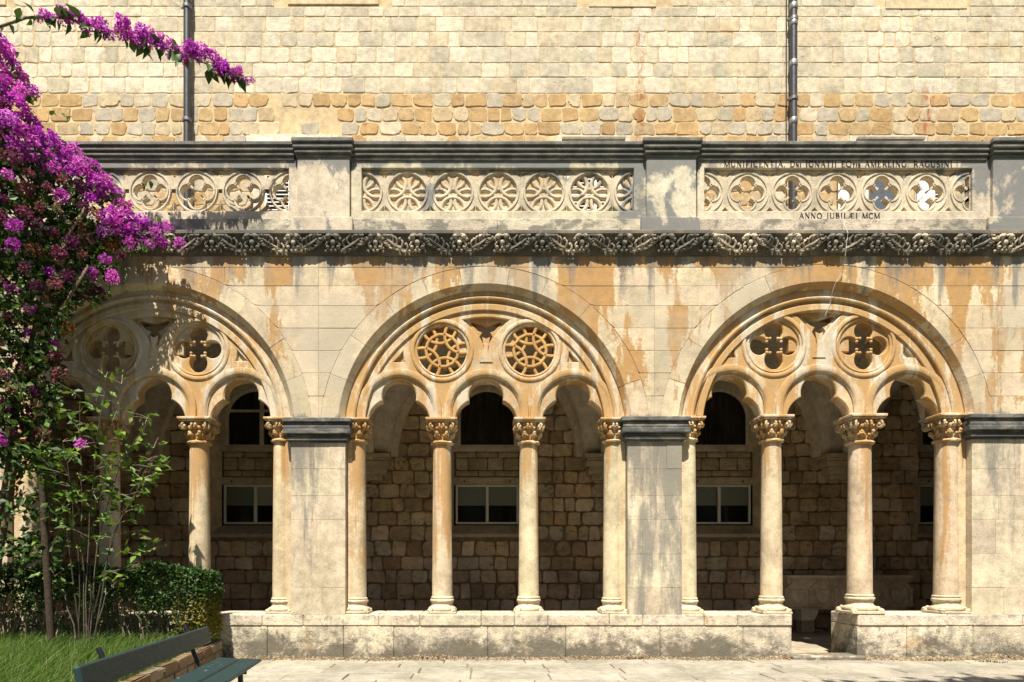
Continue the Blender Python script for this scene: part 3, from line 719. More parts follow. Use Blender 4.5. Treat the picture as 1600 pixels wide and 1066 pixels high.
def panel(a, b, ox0, ox1, cy, cs, kind):
    sp = cs[1]-cs[0]
    z0, z1 = fz(346), fz(250)
    out = [(fx(a)-4,z0),(fx(b)+13,z0),(fx(b)+13,z1),(fx(a)-4,z1)]
    op = [(fx(ox0),fz(331)),(fx(ox1),fz(331)),(fx(ox1),fz(264.5)),(fx(ox0),fz(264.5))]
    bplate('panel_frame', [out, op], -2.5, 12, balus_m, bal, col=jit(BST,.04), bev=.9)
    cz = fz(cy); holes = []
    r_in = 28.5
    allc = [cs[0]-sp]+list(cs)+[cs[-1]+sp]
    for c in allc:
        X = fx(c)
        if c < ox0-34 or c > ox1+34: continue
        wheels = MB(); wheels.col = (.5,.42,.30); rings = MB(); rings.col = (.53,.46,.34)
        inside = lambda p: min(max(p, fx(ox0)+1.0), fx(ox1)-1.0)
        if kind == 'wheel': h = arc(X, cz, r_in, 0, 2*PI, 36)[:-1]
        else: h = [(X+u, cz+v) for u, v in quatre(11.2, 14.3, 6.6)]
        part = not (ox0 < c-30 and c+30 < ox1)
        if part:
            hh = []
            for x_, z_ in h:
                hh.append((inside(x_), z_))
            h2 = [hh[0]]
            for p in hh[1:]:
                if abs(p[0]-h2[-1][0])+abs(p[1]-h2[-1][1]) > .05: h2.append(p)
            # keep only when a real opening remains inside the frame
            if max(p[0] for p in h2)-min(p[0] for p in h2) > 3: holes.append(h2)
        else: holes.append(h)
        lo, hi = fx(ox0), fx(ox1)
        def sw(mb, prof, cxx, czz, p0, p1, n):
            # sweep that stops at the frame
            ang = [p0+(p1-p0)*i/n for i in range(n+1)]; run = []
            rr = prof[0][0]
            for t in ang+[None]:
                ok = t is not None and lo-1 < cxx+rr*math.cos(t) < hi+1
                if ok: run.append(t)
                elif run:
                    if len(run) > 2: mb.sweep(prof, cxx, czz, run[0], run[-1], len(run)-1)
                    run = []
        sw(rings, [(29.3,3.2),(30.2,.9),(32.2,.7),(33.4,3),(33.4,5),(29.3,5)], X, cz, 0, 2*PI, 48)
        if kind == 'wheel':
            for i, (u, v, r_, p0, p1) in enumerate(wheel_arcs(29.2, 25.5, 19, 6, PI/6)):
                y0 = 3.2+(i%2)*.7; w_ = 2.6
                sw(wheels, [(r_-w_,y0+.9),(r_-w_*.4,y0),(r_+w_*.4,y0),(r_+w_,y0+.9),(r_+w_,11.5),(r_-w_,11.5)], X+u, cz+v, p0, p1, 16)
        else:
            for k in range(4):
                a_ = k*PI/2
                sw(rings, [(11.6,3.2),(12.2,1.4),(14,1.4),(14.6,3.2)], X+14.3*math.cos(a_), cz+14.3*math.sin(a_), a_-1.9, a_+1.9, 16)
        if rings.v: bpart(rings.build('ring_moulding', balus_m, bal, True, 40))
        if wheels.v: bpart(wheels.build('wheel_tracery', balus_m, bal))
    for c0, c1 in zip(allc[:-1], allc[1:]):
        mx = (c0+c1)/2
        if ox0+15 < mx < ox1-15:
            for up in (True, False): holes.append(cgap(fx(mx), cz, up))
    bplate('pierced_panel', [[(fx(ox0)-2,fz(332)),(fx(ox1)+2,fz(332)),(fx(ox1)+2,fz(263)),(fx(ox0)-2,fz(263))]]+holes, 2.4, 13.2, balus_m, bal, col=(.52,.445,.325), bev=.8)
panel(18, 455, 20, 452, 298.5, [14.5+73*k for k in range(7)], 'quatre')
panel(553, 1001, 565.5, 990, 299.5, [565+71.3*k for k in range(7)], 'wheel')
panel(1093, 1533, 1100, 1518, 300.5, [1099+70*k for k in range(7)], 'quatre')
for a, b in (EDGE[0], EDGE[4]):
    m = MB(); m.col = BST; m.box(fx(a), fx(b), -2, 12, fz(346), fz(252), .8); bpart(m.build('panel_frame', balus_m, bal))
# lettering cut into the right panel
TH, TN = .15, .075
def ser(*pts): return [([(x-.11,y),(x+.11,y)], .06) for x, y in pts]
def curve(cx, cy, rx, ry, a0, a1, n=14): return [(cx+rx*math.cos(math.radians(a0+(a1-a0)*i/n)), cy+ry*math.sin(math.radians(a0+(a1-a0)*i/n))) for i in range(n+1)]
GL = {
 'M': (1.0, [([(.12,0),(.16,1)],TN),([(.16,1),(.5,0)],TH),([(.5,0),(.84,1)],TN),([(.84,1),(.88,0)],TH)]+ser((.12,0),(.88,0),(.1,1),(.9,1))),
 'U': (.85, [([(.16,1),(.16,.3)]+curve(.43,.28,.27,.26,180,360)[1:],TH*.9),([(.70,.3),(.70,1)],TN)]+ser((.16,1),(.7,1))),
 'N': (.9, [([(.16,0),(.16,1)],TN),([(.16,1),(.74,0)],TH),([(.74,0),(.74,1)],TN)]+ser((.16,0),(.12,1),(.74,1))),
 'I': (.4, [([(.2,0),(.2,1)],TH)]+ser((.2,0),(.2,1))),
 'F': (.66, [([(.2,0),(.2,1)],TH),([(.2,.96),(.58,.96),(.6,.8)],TN),([(.2,.5),(.5,.5)],TN)]+ser((.2,0),(.16,1))),
 'C': (.8, [(curve(.45,.5,.36,.47,50,310,18),TH*.9),([(.68,.86),(.7,1)],TN),([(.68,.14),(.7,.04)],TN)]),
 'E': (.7, [([(.2,0),(.2,1)],TH),([(.2,.96),(.6,.96),(.62,.8)],TN),([(.2,.5),(.5,.5)],TN),([(.2,.04),(.62,.04),(.64,.2)],TN)]+ser((.16,0),(.16,1))),
 'T': (.75, [([(.37,0),(.37,1)],TH),([(.06,.8),(.08,.96),(.66,.96),(.68,.8)],TN)]+ser((.37,0))),
 'A': (.85, [([(.1,0),(.42,1)],TN),([(.42,1),(.74,0)],TH),([(.22,.36),(.62,.36)],TN)]+ser((.1,0),(.74,0))),
 'D': (.88, [([(.2,0),(.2,1)],TH),([(.2,.97),(.42,.97)]+curve(.42,.5,.36,.47,90,-90)[1:]+[(.2,.03)],TH*.75)]+ser((.16,0),(.16,1))),
 'G': (.85, [(curve(.45,.5,.36,.47,50,330,18),TH*.9),([(.74,.44),(.74,.1)],TH*.8),([(.6,.46),(.84,.46)],TN)]),
 'Q': (.95, [(curve(.46,.5,.38,.47,0,360,24),TH*.8),([(.5,.1),(.72,-.12),(.92,-.16)],TN)]),
 'L': (.66, [([(.2,0),(.2,1)],TH),([(.2,.04),(.58,.04),(.6,.22)],TN)]+ser((.16,0),(.2,1))),
 'R': (.82, [([(.2,0),(.2,1)],TH),([(.2,.97),(.4,.97)]+curve(.4,.74,.24,.23,90,-90,8)[1:]+[(.2,.51)],TN*1.3),([(.42,.5),(.76,0)],TH*.9)]+ser((.2,0),(.16,1))),
 'S': (.66, [(curve(.34,.74,.23,.22,30,250,12)+curve(.34,.27,.25,.24,70,-150,12),TH*.8)]),
 'B': (.76, [([(.2,0),(.2,1)],TH),([(.2,.97),(.38,.97)]+curve(.38,.75,.22,.22,90,-90,8)[1:]+[(.2,.53)],TN*1.3),([(.4,.53)]+curve(.4,.28,.27,.25,90,-90,8)[1:]+[(.2,.03)],TN*1.4)]+ser((.16,0),(.16,1))),
 'O': (.9, [(curve(.45,.5,.37,.47,0,360,24),TH*.85)]),
 'J': (.46, [([(.26,1),(.26,.1),(.16,-.12),(.02,-.16)],TH*.9)]+ser((.26,1))),
 '\u00c6': (1.15, [([(.06,0),(.52,1)],TN),([(.58,0),(.58,1)],TH),([(.2,.36),(.58,.36)],TN),([(.52,.96),(1.0,.96),(1.02,.8)],TN),([(.58,.5),(.88,.5)],TN),([(.58,.04),(1.02,.04),(1.05,.2)],TN)]+ser((.08,0))),
 '.': (.3, [([(.1,.05),(.2,.05)],.13)]), ' ': (.5, []),
}
def write(text, x0, x1, ytop, ybot, name):
    """capitals; lower-case letters are cut as raised small capitals"""
    H = ybot-ytop
    def adv(ch): return GL[ch.upper()][0]*(.62 if ch.islower() else 1)+.1
    tot = sum(adv(c) for c in text); k = (x1-x0)/(tot*H)
    x = x0; i = 0
    for ch in text:
        m = MB(); m.col = (.035,.032,.028)
        wd, strokes = GL[ch.upper()]; lc = .62 if ch.islower() else 1
        for pts, th in strokes:
            th = th*H*.62
            q = [Vector((x+px_*H*k*lc, ybot-py_*H*lc)) for px_, py_ in pts]
            for p0, p1 in zip(q[:-1], q[1:]):
                d = p1-p0
                if d.length < 1e-4: continue
                d.normalize(); nrm = Vector((-d.y, d.x))*th; ex = d*th*.25; i += 1
                m.add([(fx(v.x), -2.95-.004*(i%23), fz(v.y)) for v in (p0-nrm-ex, p1-nrm+ex, p1+nrm+ex, p0+nrm-ex)], [(0,1,2,3)])
        if m.v: bpart(m.build(name, letter_m, bal))
        x += adv(ch)*H*k
write('MUNIFICENTIA. Dni IGNATII EQtis AMERLING. RAGUSINI', 1130, 1487, 253.6, 262.8, 'letter')
write('ANNO JUBIL\u00c6I MCM', 1247, 1374, 334.6, 343.4, 'letter')

# ------------------------------------------------------------------ terrace slab and vault
YB = 430.0; SB = (F+YB)/F
tr = MB(); tr.col = (.4,.34,.25); tr.box(fx(XL), fx(XR), 24.5, YB-1, fz(400)+8, fz(368)); tag(tr.build('terrace', pave_m), kind='structure')

gal = empty('gallery', (0,YB,0)); tag(gal, 'shaded vaulted gallery wall of rough brown stone behind the arcade columns, with windows', 'gallery')
GLO = Vector((0,-YB,0))*U
def gp(o): o.location = GLO; return o
def BX(px): return (px-VX)*SB
def BZ(py): return (HY-py)*SB+EYE
BC = [393, 761.5, 1130, 1496]                       # window axes on the back wall (photo px)
CB = [210, 577, 945, 1311]                          # corbels
# vault
vm = MB(); vm.col = (.52,.46,.38)
zs0 = BZ(716); W_ = BX(945)-BX(577)
xs = np.arange(-2, 4)
def rise(d, half, h):
    t = min(1, abs(d)/half/.81); return h*math.sqrt(max(0, 1-t**2.0))**1.0
H_ = 232
N1 = 44; N2 = 30
for b in range(-1, 4):
    xa = BX(577)+W_*(b-1); Y0_, Y1_ = T-2, YB+2
    vs = []; fs = []
    for j in range(N2+1):
        for i in range(N1+1):
            X = xa+W_*i/N1; Yy = Y0_+(Y1_-Y0_)*j/N2
            z = max(rise(i/N1*2-1, 1, H_), rise(j/N2*2-1, 1, H_))
            vs.append((X, Yy, zs0+z))
    for j in range(N2):
        for i in range(N1): fs.append((j*(N1+1)+i, j*(N1+1)+i+1, (j+1)*(N1+1)+i+1, (j+1)*(N1+1)+i))
    vm.add(vs, fs)
gp(vm.build('vault', plaster_m, gal, True))
for b in range(-1, 4):
    xa = BX(577)+W_*(b-1)
    rb = MB(); rb.col = (.58,.5,.39)
    # wall rib over each bay and a transverse rib across the gallery
    pr_ = [(0,-16),(14,-16),(17,-12),(17,3),(0,3)]
    n = 24; vs = []; fs = []; m_ = len(pr_)
    for i in range(n+1):
        t = -math.cos(PI*i/n); X = xa+W_*.5+W_*.5*.81*t; z = zs0+H_*math.sqrt(max(0,1-t*t)); nx = t; 
        for r_, yy in pr_:
            k = math.sqrt(max(1e-4,1-t*t)); ang = math.atan2(k, t)
            vs.append((X-r_*math.cos(ang)*.9, YB+yy, z-r_*math.sin(ang)*.9))
    for i in range(n):
        for k in range(m_): fs.append((i*m_+k, (i+1)*m_+k, (i+1)*m_+(k+1)%m_, i*m_+(k+1)%m_))
    rb.add(vs, fs)
    gp(rb.build('vault_rib', plaster_m, gal, True, 40))
    tb = MB(); tb.col = (.56,.48,.38); vs = []; fs = []; pr2 = [(-16,-4),(-16,10),(-11,14),(11,14),(16,10),(16,-4)]; m_ = 6
    for j in range(n+1):
        t = j/n*2-1; Yy = T-2+(YB+2-T+2)*j/n; z = zs0+rise(t,1,H_); k = math.sqrt(max(1e-4,1-t*t)); ang = math.atan2(k, t)
        for xx, r_ in pr2: vs.append((xa+xx, Yy-r_*math.cos(ang), z-r_*math.sin(ang)))
    for i in range(n):
        for k in range(m_): fs.append((i*m_+k, (i+1)*m_+k, (i+1)*m_+(k+1)%m_, i*m_+(k+1)%m_))
    tb.add(vs, fs); gp(tb.build('vault_rib', plaster_m, gal, True, 40))
for c in [CB[0]-367]+CB+[CB[3]+367]:
    m = MB(); m.col = (.45,.37,.26)
    for t_, b_, hw, dp in [(713,719,38,44),(719,724,34,38),(724,732,36,40),(732,736,30,32),(736,744,31,33),(744,752,25,26)]:
        m.box(BX(c)-hw*SB*.94, BX(c)+hw*SB*.94, YB-dp, YB+2, BZ(b_), BZ(t_), 1.2)
    gp(m.build('corbel', plaster_m, gal))
# back wall: mortar bed with window recesses left open
HWR = 62                                              # half width of a recess in px
ZT, ZB = 560, 1010
mb = MB(); mb.col = (.22,.165,.105)
edges = [-420]
for c in BC: edges += [c-HWR, c+HWR]
edges.append(1900)
for i in range(0, len(edges), 2):
    mb.box(BX(edges[i]), BX(edges[i+1]), YB+2, YB+30, -14, BZ(500))
for c in BC:
    mb.box(BX(c-HWR), BX(c+HWR), YB+2, YB+30, -14, BZ(834)); 
gp(mb.build('mortar_bed', mortar_m, gal))
def stone_mesh(mb, cx, cz, w_, h_, y, proud, rr, rnd=.22, n=12, jitr=.05):
    """one roughly squared stone with a rounded outline and a slightly pillowed face"""
    hw, hh = w_/2, h_/2; ring = []; n = 16; J = jitr*min(w_, h_)
    cr_ = [min(w_,h_)*rnd*rr.uniform(.5,1.5) for _ in range(4)]
    for q_, (sx, sz, a0) in enumerate(((1,1,0),(-1,1,PI/2),(-1,-1,PI),(1,-1,1.5*PI))):
        r_ = min(cr_[q_], hw*.8, hh*.8); ox, oz = rr.uniform(-J,J), rr.uniform(-J,J)
        for a_ in (0, PI/4, PI/2):
            ring.append((cx+ox+sx*(hw-r_)+r_*math.cos(a0+a_), cz+oz+sz*(hh-r_)+r_*math.sin(a0+a_)))
        nx_, nz_ = ((0,1),(-1,0),(0,-1),(1,0))[q_]
        ring.append((cx+nx_*hw+(rr.uniform(-.25,.25)*w_ if nx_ == 0 else rr.uniform(-J,J)*.7), cz+nz_*hh+(rr.uniform(-.25,.25)*h_ if nz_ == 0 else rr.uniform(-J,J)*.7)))
    b = min(w_,h_)*.03+.35
    vs = [(x,y+2.5,z) for x,z in ring]+[(x,y-proud*.45,z) for x,z in ring]
    vs += [(cx+(x-cx)*(1-2.2*b/w_), y-proud*rr.uniform(.94,1.06), cz+(z-cz)*(1-2.2*b/h_)) for x,z in ring]
    vs.append((cx+rr.uniform(-.2,.2)*w_, y-proud*rr.uniform(.9,1.1), cz+rr.uniform(-.2,.2)*h_))
    fs = []
    for i in range(2):
        for k in range(n): fs.append((i*n+k, i*n+(k+1)%n, (i+1)*n+(k+1)%n, (i+1)*n+k))
    for k in range(n): fs.append((2*n+k, 2*n+(k+1)%n, 3*n))
    mb.add(vs, fs)
def emit(stones, name, mat, parent, post, y, limit=295):
    """stones: (vis, area, args..). the largest visible ones become parts, the rest one joined part"""
    order = sorted(range(len(stones)), key=lambda i: (-stones[i]['vis'], -stones[i]['w']*stones[i]['h']))
    rest = MB()
    for j, i in enumerate(order):
        s_ = stones[i]; single = j < limit and s_['vis']
        m = MB() if single else rest; m.col = s_['col']
        stone_mesh(m, s_['x'], s_['z'], s_['w'], s_['h'], y, s_['p'], R, s_.get('rnd',.22), s_.get('n',12), s_.get('j',.05))
        if single: post(m.build(name, mat, parent, True, 14))
    if rest.v: tag(post(rest.build(name, mat, parent, True, 14)), kind='stuff')
GC = [(.48,.36,.23),(.43,.315,.195),(.52,.405,.265),(.38,.275,.17),(.54,.43,.30),(.51,.425,.315)]
gs = []
def opening(px, py):
    if not (590 < py < 985): return 0
    for a, b in ((200,296),(330,429),(572,676),(707,811),(842,945),(1087,1190),(1221,1326),(1362,1462)):
        if a-8 < px < b+8 and (py < 952 or 1237 < px < 1310): return 1
    return 0
pyr = 560.0
while pyr < 1004:
    rh = R.uniform(19,25); px = -260+R.uniform(0,20)
    while px < 1800:
        wd = R.uniform(17,36)
        c = px+wd/2; cyy = pyr+rh/2
        blocked = any(abs(c-b) < HWR+wd/2-3 for b in BC) and cyy < 836
        if blocked:                                    # trim against the recess
            b = min(BC, key=lambda q: abs(c-q))
            if c < b: x1 = b-HWR-1; x0 = px
            else: x0 = b+HWR+1; x1 = px+wd
            if x1-x0 < 9: px += wd; continue
        else: x0, x1 = px, px+wd
        gs.append(dict(x=BX((x0+x1)/2), z=BZ(cyy), w=(x1-x0-1.5)*SB, h=(rh-1.5)*SB, p=R.uniform(1.5,5), vis=opening((x0+x1)/2, cyy), col=jit(R.choice(GC),.15,.04), rnd=R.uniform(.1,.26), j=.06))
        px += wd
    pyr += rh
emit(gs, 'wall_stone', gallery_m, gal, gp, YB)
# windows: recess, arched upper light with curtain, three courses of stone, lower casement
YW = YB+24
for wi, c in enumerate(BC):
    x0, x1 = BX(c-HWR), BX(c+HWR); hw = 50
    fr = MB(); fr.col = (.47,.39,.28)
    zb = BZ(834); zs_ = BZ(650); 
    # splayed plaster jambs and the sloping sill
    for sg in (-1,1):
        xa, xb = BX(c+sg*HWR), BX(c+sg*53)
        fr.add([(xa,YB-1,zb),(xb,YW,BZ(820)),(xb,YW,BZ(560)),(xa,YB-1,BZ(560))],[(0,1,2,3)])
        fr.add([(xa,YB-1,zb),(xa+sg*10,YB-.9,zb-2),(xa+sg*10,YB-.9,BZ(560)),(xa,YB-1,BZ(560))],[(0,1,2,3)])
    win = fr.build('window', plaster_m, gal); gp(win)
    m = MB(); m.col = (.42,.35,.25); m.add([(x0,YB-3,zb),(x1,YB-3,zb),(BX(c+53),YW,BZ(820)),(BX(c-53),YW,BZ(820))],[(0,1,2,3)]); m.box(x0-6,x1+6,YB-4,YB+8,zb-8,zb,.8)
    m.build('sill', plaster_m, win)
    # back face with the arched opening
    zt2 = BZ(560); X0, X1 = BX(c-54), BX(c+54)
    a_c = BZ(650); ro = hw*SB*.93
    hole = [(BX(c)-ro, BZ(694))]+arc(BX(c), a_c, ro, PI, 0, 24)+[(BX(c)+ro, BZ(694))]
    sq = [(X0,BZ(703)),(X1,BZ(703)),(X1,zt2),(X0,zt2)]
    plate('arch_surround', [sq, hole], YW-2, YW+8, plaster_m, win, (.46,.39,.29), .8)
    m = MB(); m.col = (.52,.47,.38); m.sweep([(ro-6,YW+2),(ro-6,YW),(ro+1,YW),(ro+1,YW+2)], BX(c), a_c, 0, PI, 24); m.box(BX(c)-ro, BX(c)+ro, YW, YW+3, BZ(697), BZ(692)); m.box(BX(c)-ro,BX(c)-ro+6,YW+.1,YW+2,BZ(694),a_c); m.box(BX(c)+ro-6,BX(c)+ro,YW+.1,YW+2,BZ(694),a_c)
    if wi in (0,): 
        m.box(BX(c)-4+14, BX(c)+5+14, YW-.5, YW+3, BZ(694), a_c+ro-2); m.box(BX(c)-ro, BX(c)+ro, YW+.3, YW+3, BZ(640), BZ(636))
    m.build('frame', plaster_m, win)
    cu_ = MB(); cu_.col = (.075,.06,.048); nf = 60; vs = []
    for i in range(nf+1):
        x = BX(c)-ro+2*ro*i/nf; yy = YW+9+2.4*math.sin(i*1.25)+1.2*math.sin(i*.5+wi)
        vs += [(x,yy,BZ(698)),(x,yy,BZ(585))]
    cu_.add(vs, [(2*i,2*i+2,2*i+3,2*i+1) for i in range(nf)]); cu_.build('curtain', curtain_m, win, True)
    m = MB(); m.col = (.8,.8,.8); m.add([(BX(c)-ro,YW+4,BZ(696)),(BX(c)+ro,YW+4,BZ(696)),(BX(c)+ro,YW+4,BZ(600)),(BX(c)-ro,YW+4,BZ(600))],[(0,1,2,3)]); m.build('pane', glass_m, win)
    # masonry infill
    m = MB(); m.col = (.13,.1,.065); m.box(X0,X1,YW,YW+8,BZ(757),BZ(703)); m.build('infill_bed', mortar_m, win)
    for py0, py1, nn in ((704,712,3),(713.5,732,4),(733.5,742,3)):
        ed = [c-50+100*k/nn+(R.uniform(-5,5) if 0<k<nn else 0) for k in range(nn+1)]
        for e0, e1 in zip(ed[:-1], ed[1:]):
            s_ = MB(); s_.col = jit((.36,.29,.2),.1); stone_mesh(s_, BX((e0+e1)/2), BZ((py0+py1)/2), (e1-e0-1.6)*SB, (py1-py0)*SB, YW-1, 1.6, R, .14, 12, .03); s_.build('infill_stone', gallery_m, win, True, 50)
    m = MB(); m.col = (.45,.38,.28); m.box(X0,X1,YW-3,YW+8,BZ(755),BZ(744),.8)
    m.build('lintel', plaster_m, win)
    for sx in (-36,36): m = MB(); m.col = (.1,.09,.08); m.tube([(BX(c+sx),YW-3,BZ(752)),(BX(c+sx),YW-7,BZ(752)),(BX(c+sx),YW-8,BZ(748))], 1.1, 6); m.ball((BX(c+sx),YW-6,BZ(751)),2.2,7,5); m.build('hook', metal_m, win)
    cs = MB(); cs.col = (.6,.6,.56); xa, xb, za, zb2 = BX(c-50), BX(c+50), BZ(818), BZ(755.5)
    t_ = 4.6
    cs.box(xa,xa+t_,YW-1,YW+6,za,zb2,.6); cs.box(xb-t_,xb,YW-1,YW+6,za,zb2,.6); cs.box(xa+t_,xb-t_,YW-.8,YW+6,zb2-t_,zb2,.6); cs.box(xa+t_,xb-t_,YW-.8,YW+6,za,za+t_,.6); cs.box(BX(c)-3.4,BX(c)+3.4,YW-1.3,YW+6,za+t_,zb2-t_,.6)
    cs.build('casement', paint_m, win)
    for sg in (-1,1):
        m = MB(); m.col = (.8,.8,.8); xq = sorted([BX(c)+sg*3.4, BX(c)+sg*(50*SB-t_)]); m.add([(xq[0],YW+3,za+t_),(xq[1],YW+3,za+t_),(xq[1],YW+3,zb2-t_),(xq[0],YW+3,zb2-t_)],[(0,1,2,3)]); m.build('pane', glass_m, win)
    m = MB(); m.col = (.5,.48,.43); m.box(xa+3,xb-3,YW+9.5,YW+10,BZ(788),zb2,0); m.build('blind', curtain_m, win)
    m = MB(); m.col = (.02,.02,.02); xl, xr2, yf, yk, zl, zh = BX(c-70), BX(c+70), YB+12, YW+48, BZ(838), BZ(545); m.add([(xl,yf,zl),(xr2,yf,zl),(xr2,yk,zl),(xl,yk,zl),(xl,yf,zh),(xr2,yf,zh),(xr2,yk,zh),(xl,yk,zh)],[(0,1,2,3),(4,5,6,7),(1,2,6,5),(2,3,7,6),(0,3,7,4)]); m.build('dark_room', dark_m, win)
# unseen walls added at the gallery ends to stop light leaking in
for q0, q1 in ((fx(XL)-60, fx(XL)-40), (fx(XR)+40, fx(XR)+60)): m = MB(); m.col = (.3,.24,.17); m.box(q0, q1, 0, YB+30, -14, fz(370)); gp(m.build('light_stop_wall', gallery_m, gal))

# ------------------------------------------------------------------ upper building wall
up = empty('upper_wall', (0, YB, fz(366))); tag(up, 'tall sunlit wall of squared cream stone above a rough ochre band, behind the balustrade', 'wall')
ULO = Vector((0,-YB,-fz(366)))*U
def upp(o): o.location = ULO; return o
mt = MB(); mt.col = (.54,.41,.235)
mt.box(BX(-420), BX(1900), YB-.1, YB+60, fz(371), BZ(-70)); upp(mt.build('mortar_bed', mortar_m, up))
DOORS = [457, 926.5, 1388]
us = []
yr = [-66,-44,-20,11,27,50.6,74,99,121.5,146.5,168,191,212,232,254,277,300,322,345,368,392]
SILLS = [(450,592,8),(920,1025,12),(1383,1510,15),(-140,10,9)]
for t_, b_ in zip(yr[:-1], yr[1:]):
    px = -260+R.uniform(0,20)
    while px < 1800:
        rough = t_ >= 146
        wd = R.choice([R.uniform(17,26),R.uniform(24,34),R.uniform(30,46)]) if not rough else R.uniform(18,36)
        c = px+wd/2; cy_ = (t_+b_)/2
        skip = any(abs(c-d) < 54+wd/2 and cy_ > 214 for d in DOORS) or any(a-wd/2 < c < b+wd/2 and cy_ < s_ for a, b, s_ in SILLS)
        whitezone = math.exp(-((c-480)/70)**2)+math.exp(-((c-1405)/55)**2)+math.exp(-((c-1010)/45)**2)+math.exp(-((c-60)/120)**2)
        if not rough:
            base = (.60,.535,.40) if R.random() < .2+.75*whitezone else R.choice([(.52,.45,.32),(.55,.48,.345),(.48,.425,.315),(.54,.455,.31)])
            gapx = 1.1+whitezone*R.uniform(.1,1.5); rnd = R.uniform(.02,.06)+.14*min(1,whitezone); pr_ = R.uniform(.7,1.4); jt = .02+.03*whitezone
        else:
            base = R.choice([(.48,.33,.16),(.43,.375,.285),(.52,.42,.27),(.47,.33,.17),(.42,.28,.13),(.54,.46,.33),(.45,.34,.20),(.44,.38,.28),(.46,.30,.14)])
            gapx = R.uniform(1.0,3.0); rnd = R.uniform(.12,.3); pr_ = R.uniform(.9,2.0); jt = .08
        if rough and c < 520 and c > 400 and R.random() < .45: px += wd; continue   # plaster-smeared patch
        if not skip:
            us.append(dict(x=BX(c), z=BZ(cy_), w=(wd-gapx)*SB, h=(b_-t_-gapx*.75)*SB, p=pr_, vis=int(-10 < c < 1610 and -5 < cy_ < 224), col=jit(base,.07,.012), rnd=rnd, j=jt, n=12))
        px += wd
emit(us, 'wall_stone', upper_m, up, upp, YB)
for a, b, s_ in SILLS:
    m = MB(); m.col = (.60,.48,.30); m.box(BX(a), BX(b), YB-2.4, YB+6, BZ(s_), BZ(-40), .8); upp(m.build('window_sill', upper_m, up))
for di, (d, hw) in enumerate(((457,63),(926.5,49),(1388,52))):
    fr = MB(); fr.col = (.62,.57,.46)
    fr.box(BX(d-hw-9), BX(d+hw+9), YB-3.2, YB+4, BZ(232), BZ(213), .8); fr.col = (.26,.235,.18) if di else (.66,.62,.5); fr.box(BX(d-hw), BX(d+hw), YB-13, YB+3, BZ(223.6 if di else 228), BZ(219 if di else 216), .8)
    fr.col = (.6,.54,.42)
    for sg in (-1,1): fr.box(BX(d+sg*(hw-7))-8, BX(d+sg*(hw-7))+8, YB-5, YB+4, fz(371), BZ(231), .8)
    door = upp(fr.build('door', upper_m, up))
    def shutter(px0, px1, yo, n=34):
        m = MB(); m.col = (.82,.82,.80); X0, X1 = BX(px0), BX(px1); z0, z1 = fz(370), BZ(233)
        m.box(X0,X0+5,yo-2,yo+2,z0,z1,.5); m.box(X1-5,X1,yo-2,yo+2,z0,z1,.5); m.box(X0+5,X1-5,yo-2,yo+2,z0,z0+8,.5); m.box(X0+5,X1-5,yo-2,yo+2,z1-8,z1,.5)
        sh = m.build('shutter', paint_m, door); sl = MB(); sl.col = (.5,.5,.47); z = z0+9
        while z < z1-12:
            sl.add([(X0+5,yo+1.8,z+4.5),(X1-5,yo+1.8,z+4.5),(X1-5,yo-1.8,z),(X0+5,yo-1.8,z),(X0+5,yo+1.2,z+4.9),(X1-5,yo+1.2,z+4.9),(X1-5,yo-2.2,z+.6),(X0+5,yo-2.2,z+.6)],[(0,1,2,3),(4,5,6,7),(0,1,5,4),(3,2,6,7)]); z += 8.5
        tag(sl.build('slat', paint_m, sh), kind='stuff')
    if di < 2:
        shutter(d-41, d-1, YB-8); shutter(d+1, d+41, YB-8)
        m = MB(); m.col = (.1,.1,.1); m.box(BX(d-42), BX(d+42), YB-3.5, YB+1, fz(371), BZ(231)); m.build('door_leaf', dark_m, door)
    else:
        m = MB(); m.col = (.10,.115,.14); m.box(BX(d-30), BX(d+26), YB-3.5, YB+1, fz(371), BZ(231)); m.build('door_leaf', simple('dark_door_paint', .25, .5), door)
        for a, b in ((1306,1330),(1428,1452)): m = MB(); m.col = (.82,.82,.8); m.box(BX(a), BX(b), YB-11, YB-7, fz(370), BZ(233), .8); m.build('shutter', paint_m, door)
        shutter(1331, 1352, YB-8); shutter(1453, 1474, YB-8)

# ------------------------------------------------------------------ downpipes and the loose cable
def pipe(px, r, label, clamps, cable):
    e = empty('drain_pipe', (BX(px), YB-14, fz(366))); tag(e, label, 'pipe', 'drainpipes on the upper wall')
    z0, z1 = 2, BZ(-60)-fz(366)
    m = MB(); m.col = (.075,.075,.08); m.tube([(0,0,z0),(0,0,z1)], r*SB, 16); m.build('pipe', metal_m, e, True, 50)
    for cp in clamps:
        z = BZ(cp)-fz(366); k = MB(); k.col = (.2,.2,.2); k.lathe([(r*SB+.4,z-4),(r*SB+2,z-3.2),(r*SB+2,z+3.2),(r*SB+.4,z+4)], n=18); k.box(-r*SB-6,-r*SB,-2,3,z-2.5,z+2.5,.6); k.tube([(0,2,z),(0,16,z)],1.8,6); k.build('clamp', metal_m, e, True, 40)
    for cp in cable:
        z = BZ(cp)-fz(366); k = MB(); k.col = (.28,.28,.27); k.lathe([(r*SB+.2,z-7),(r*SB+1,z-6),(r*SB+1,z+6),(r*SB+.2,z+7)], n=18); k.build('collar', metal_m, e, True, 40)
    return e
pipe(297, 5.4, 'plain grey drainpipe on the upper wall behind the bougainvillea branch', [20,195], [5,100])
ep = pipe(1235, 5.4, 'dark drainpipe with bright clamps and a thin cable beside it, right part of upper wall', [39,162], [20,45,108,197])
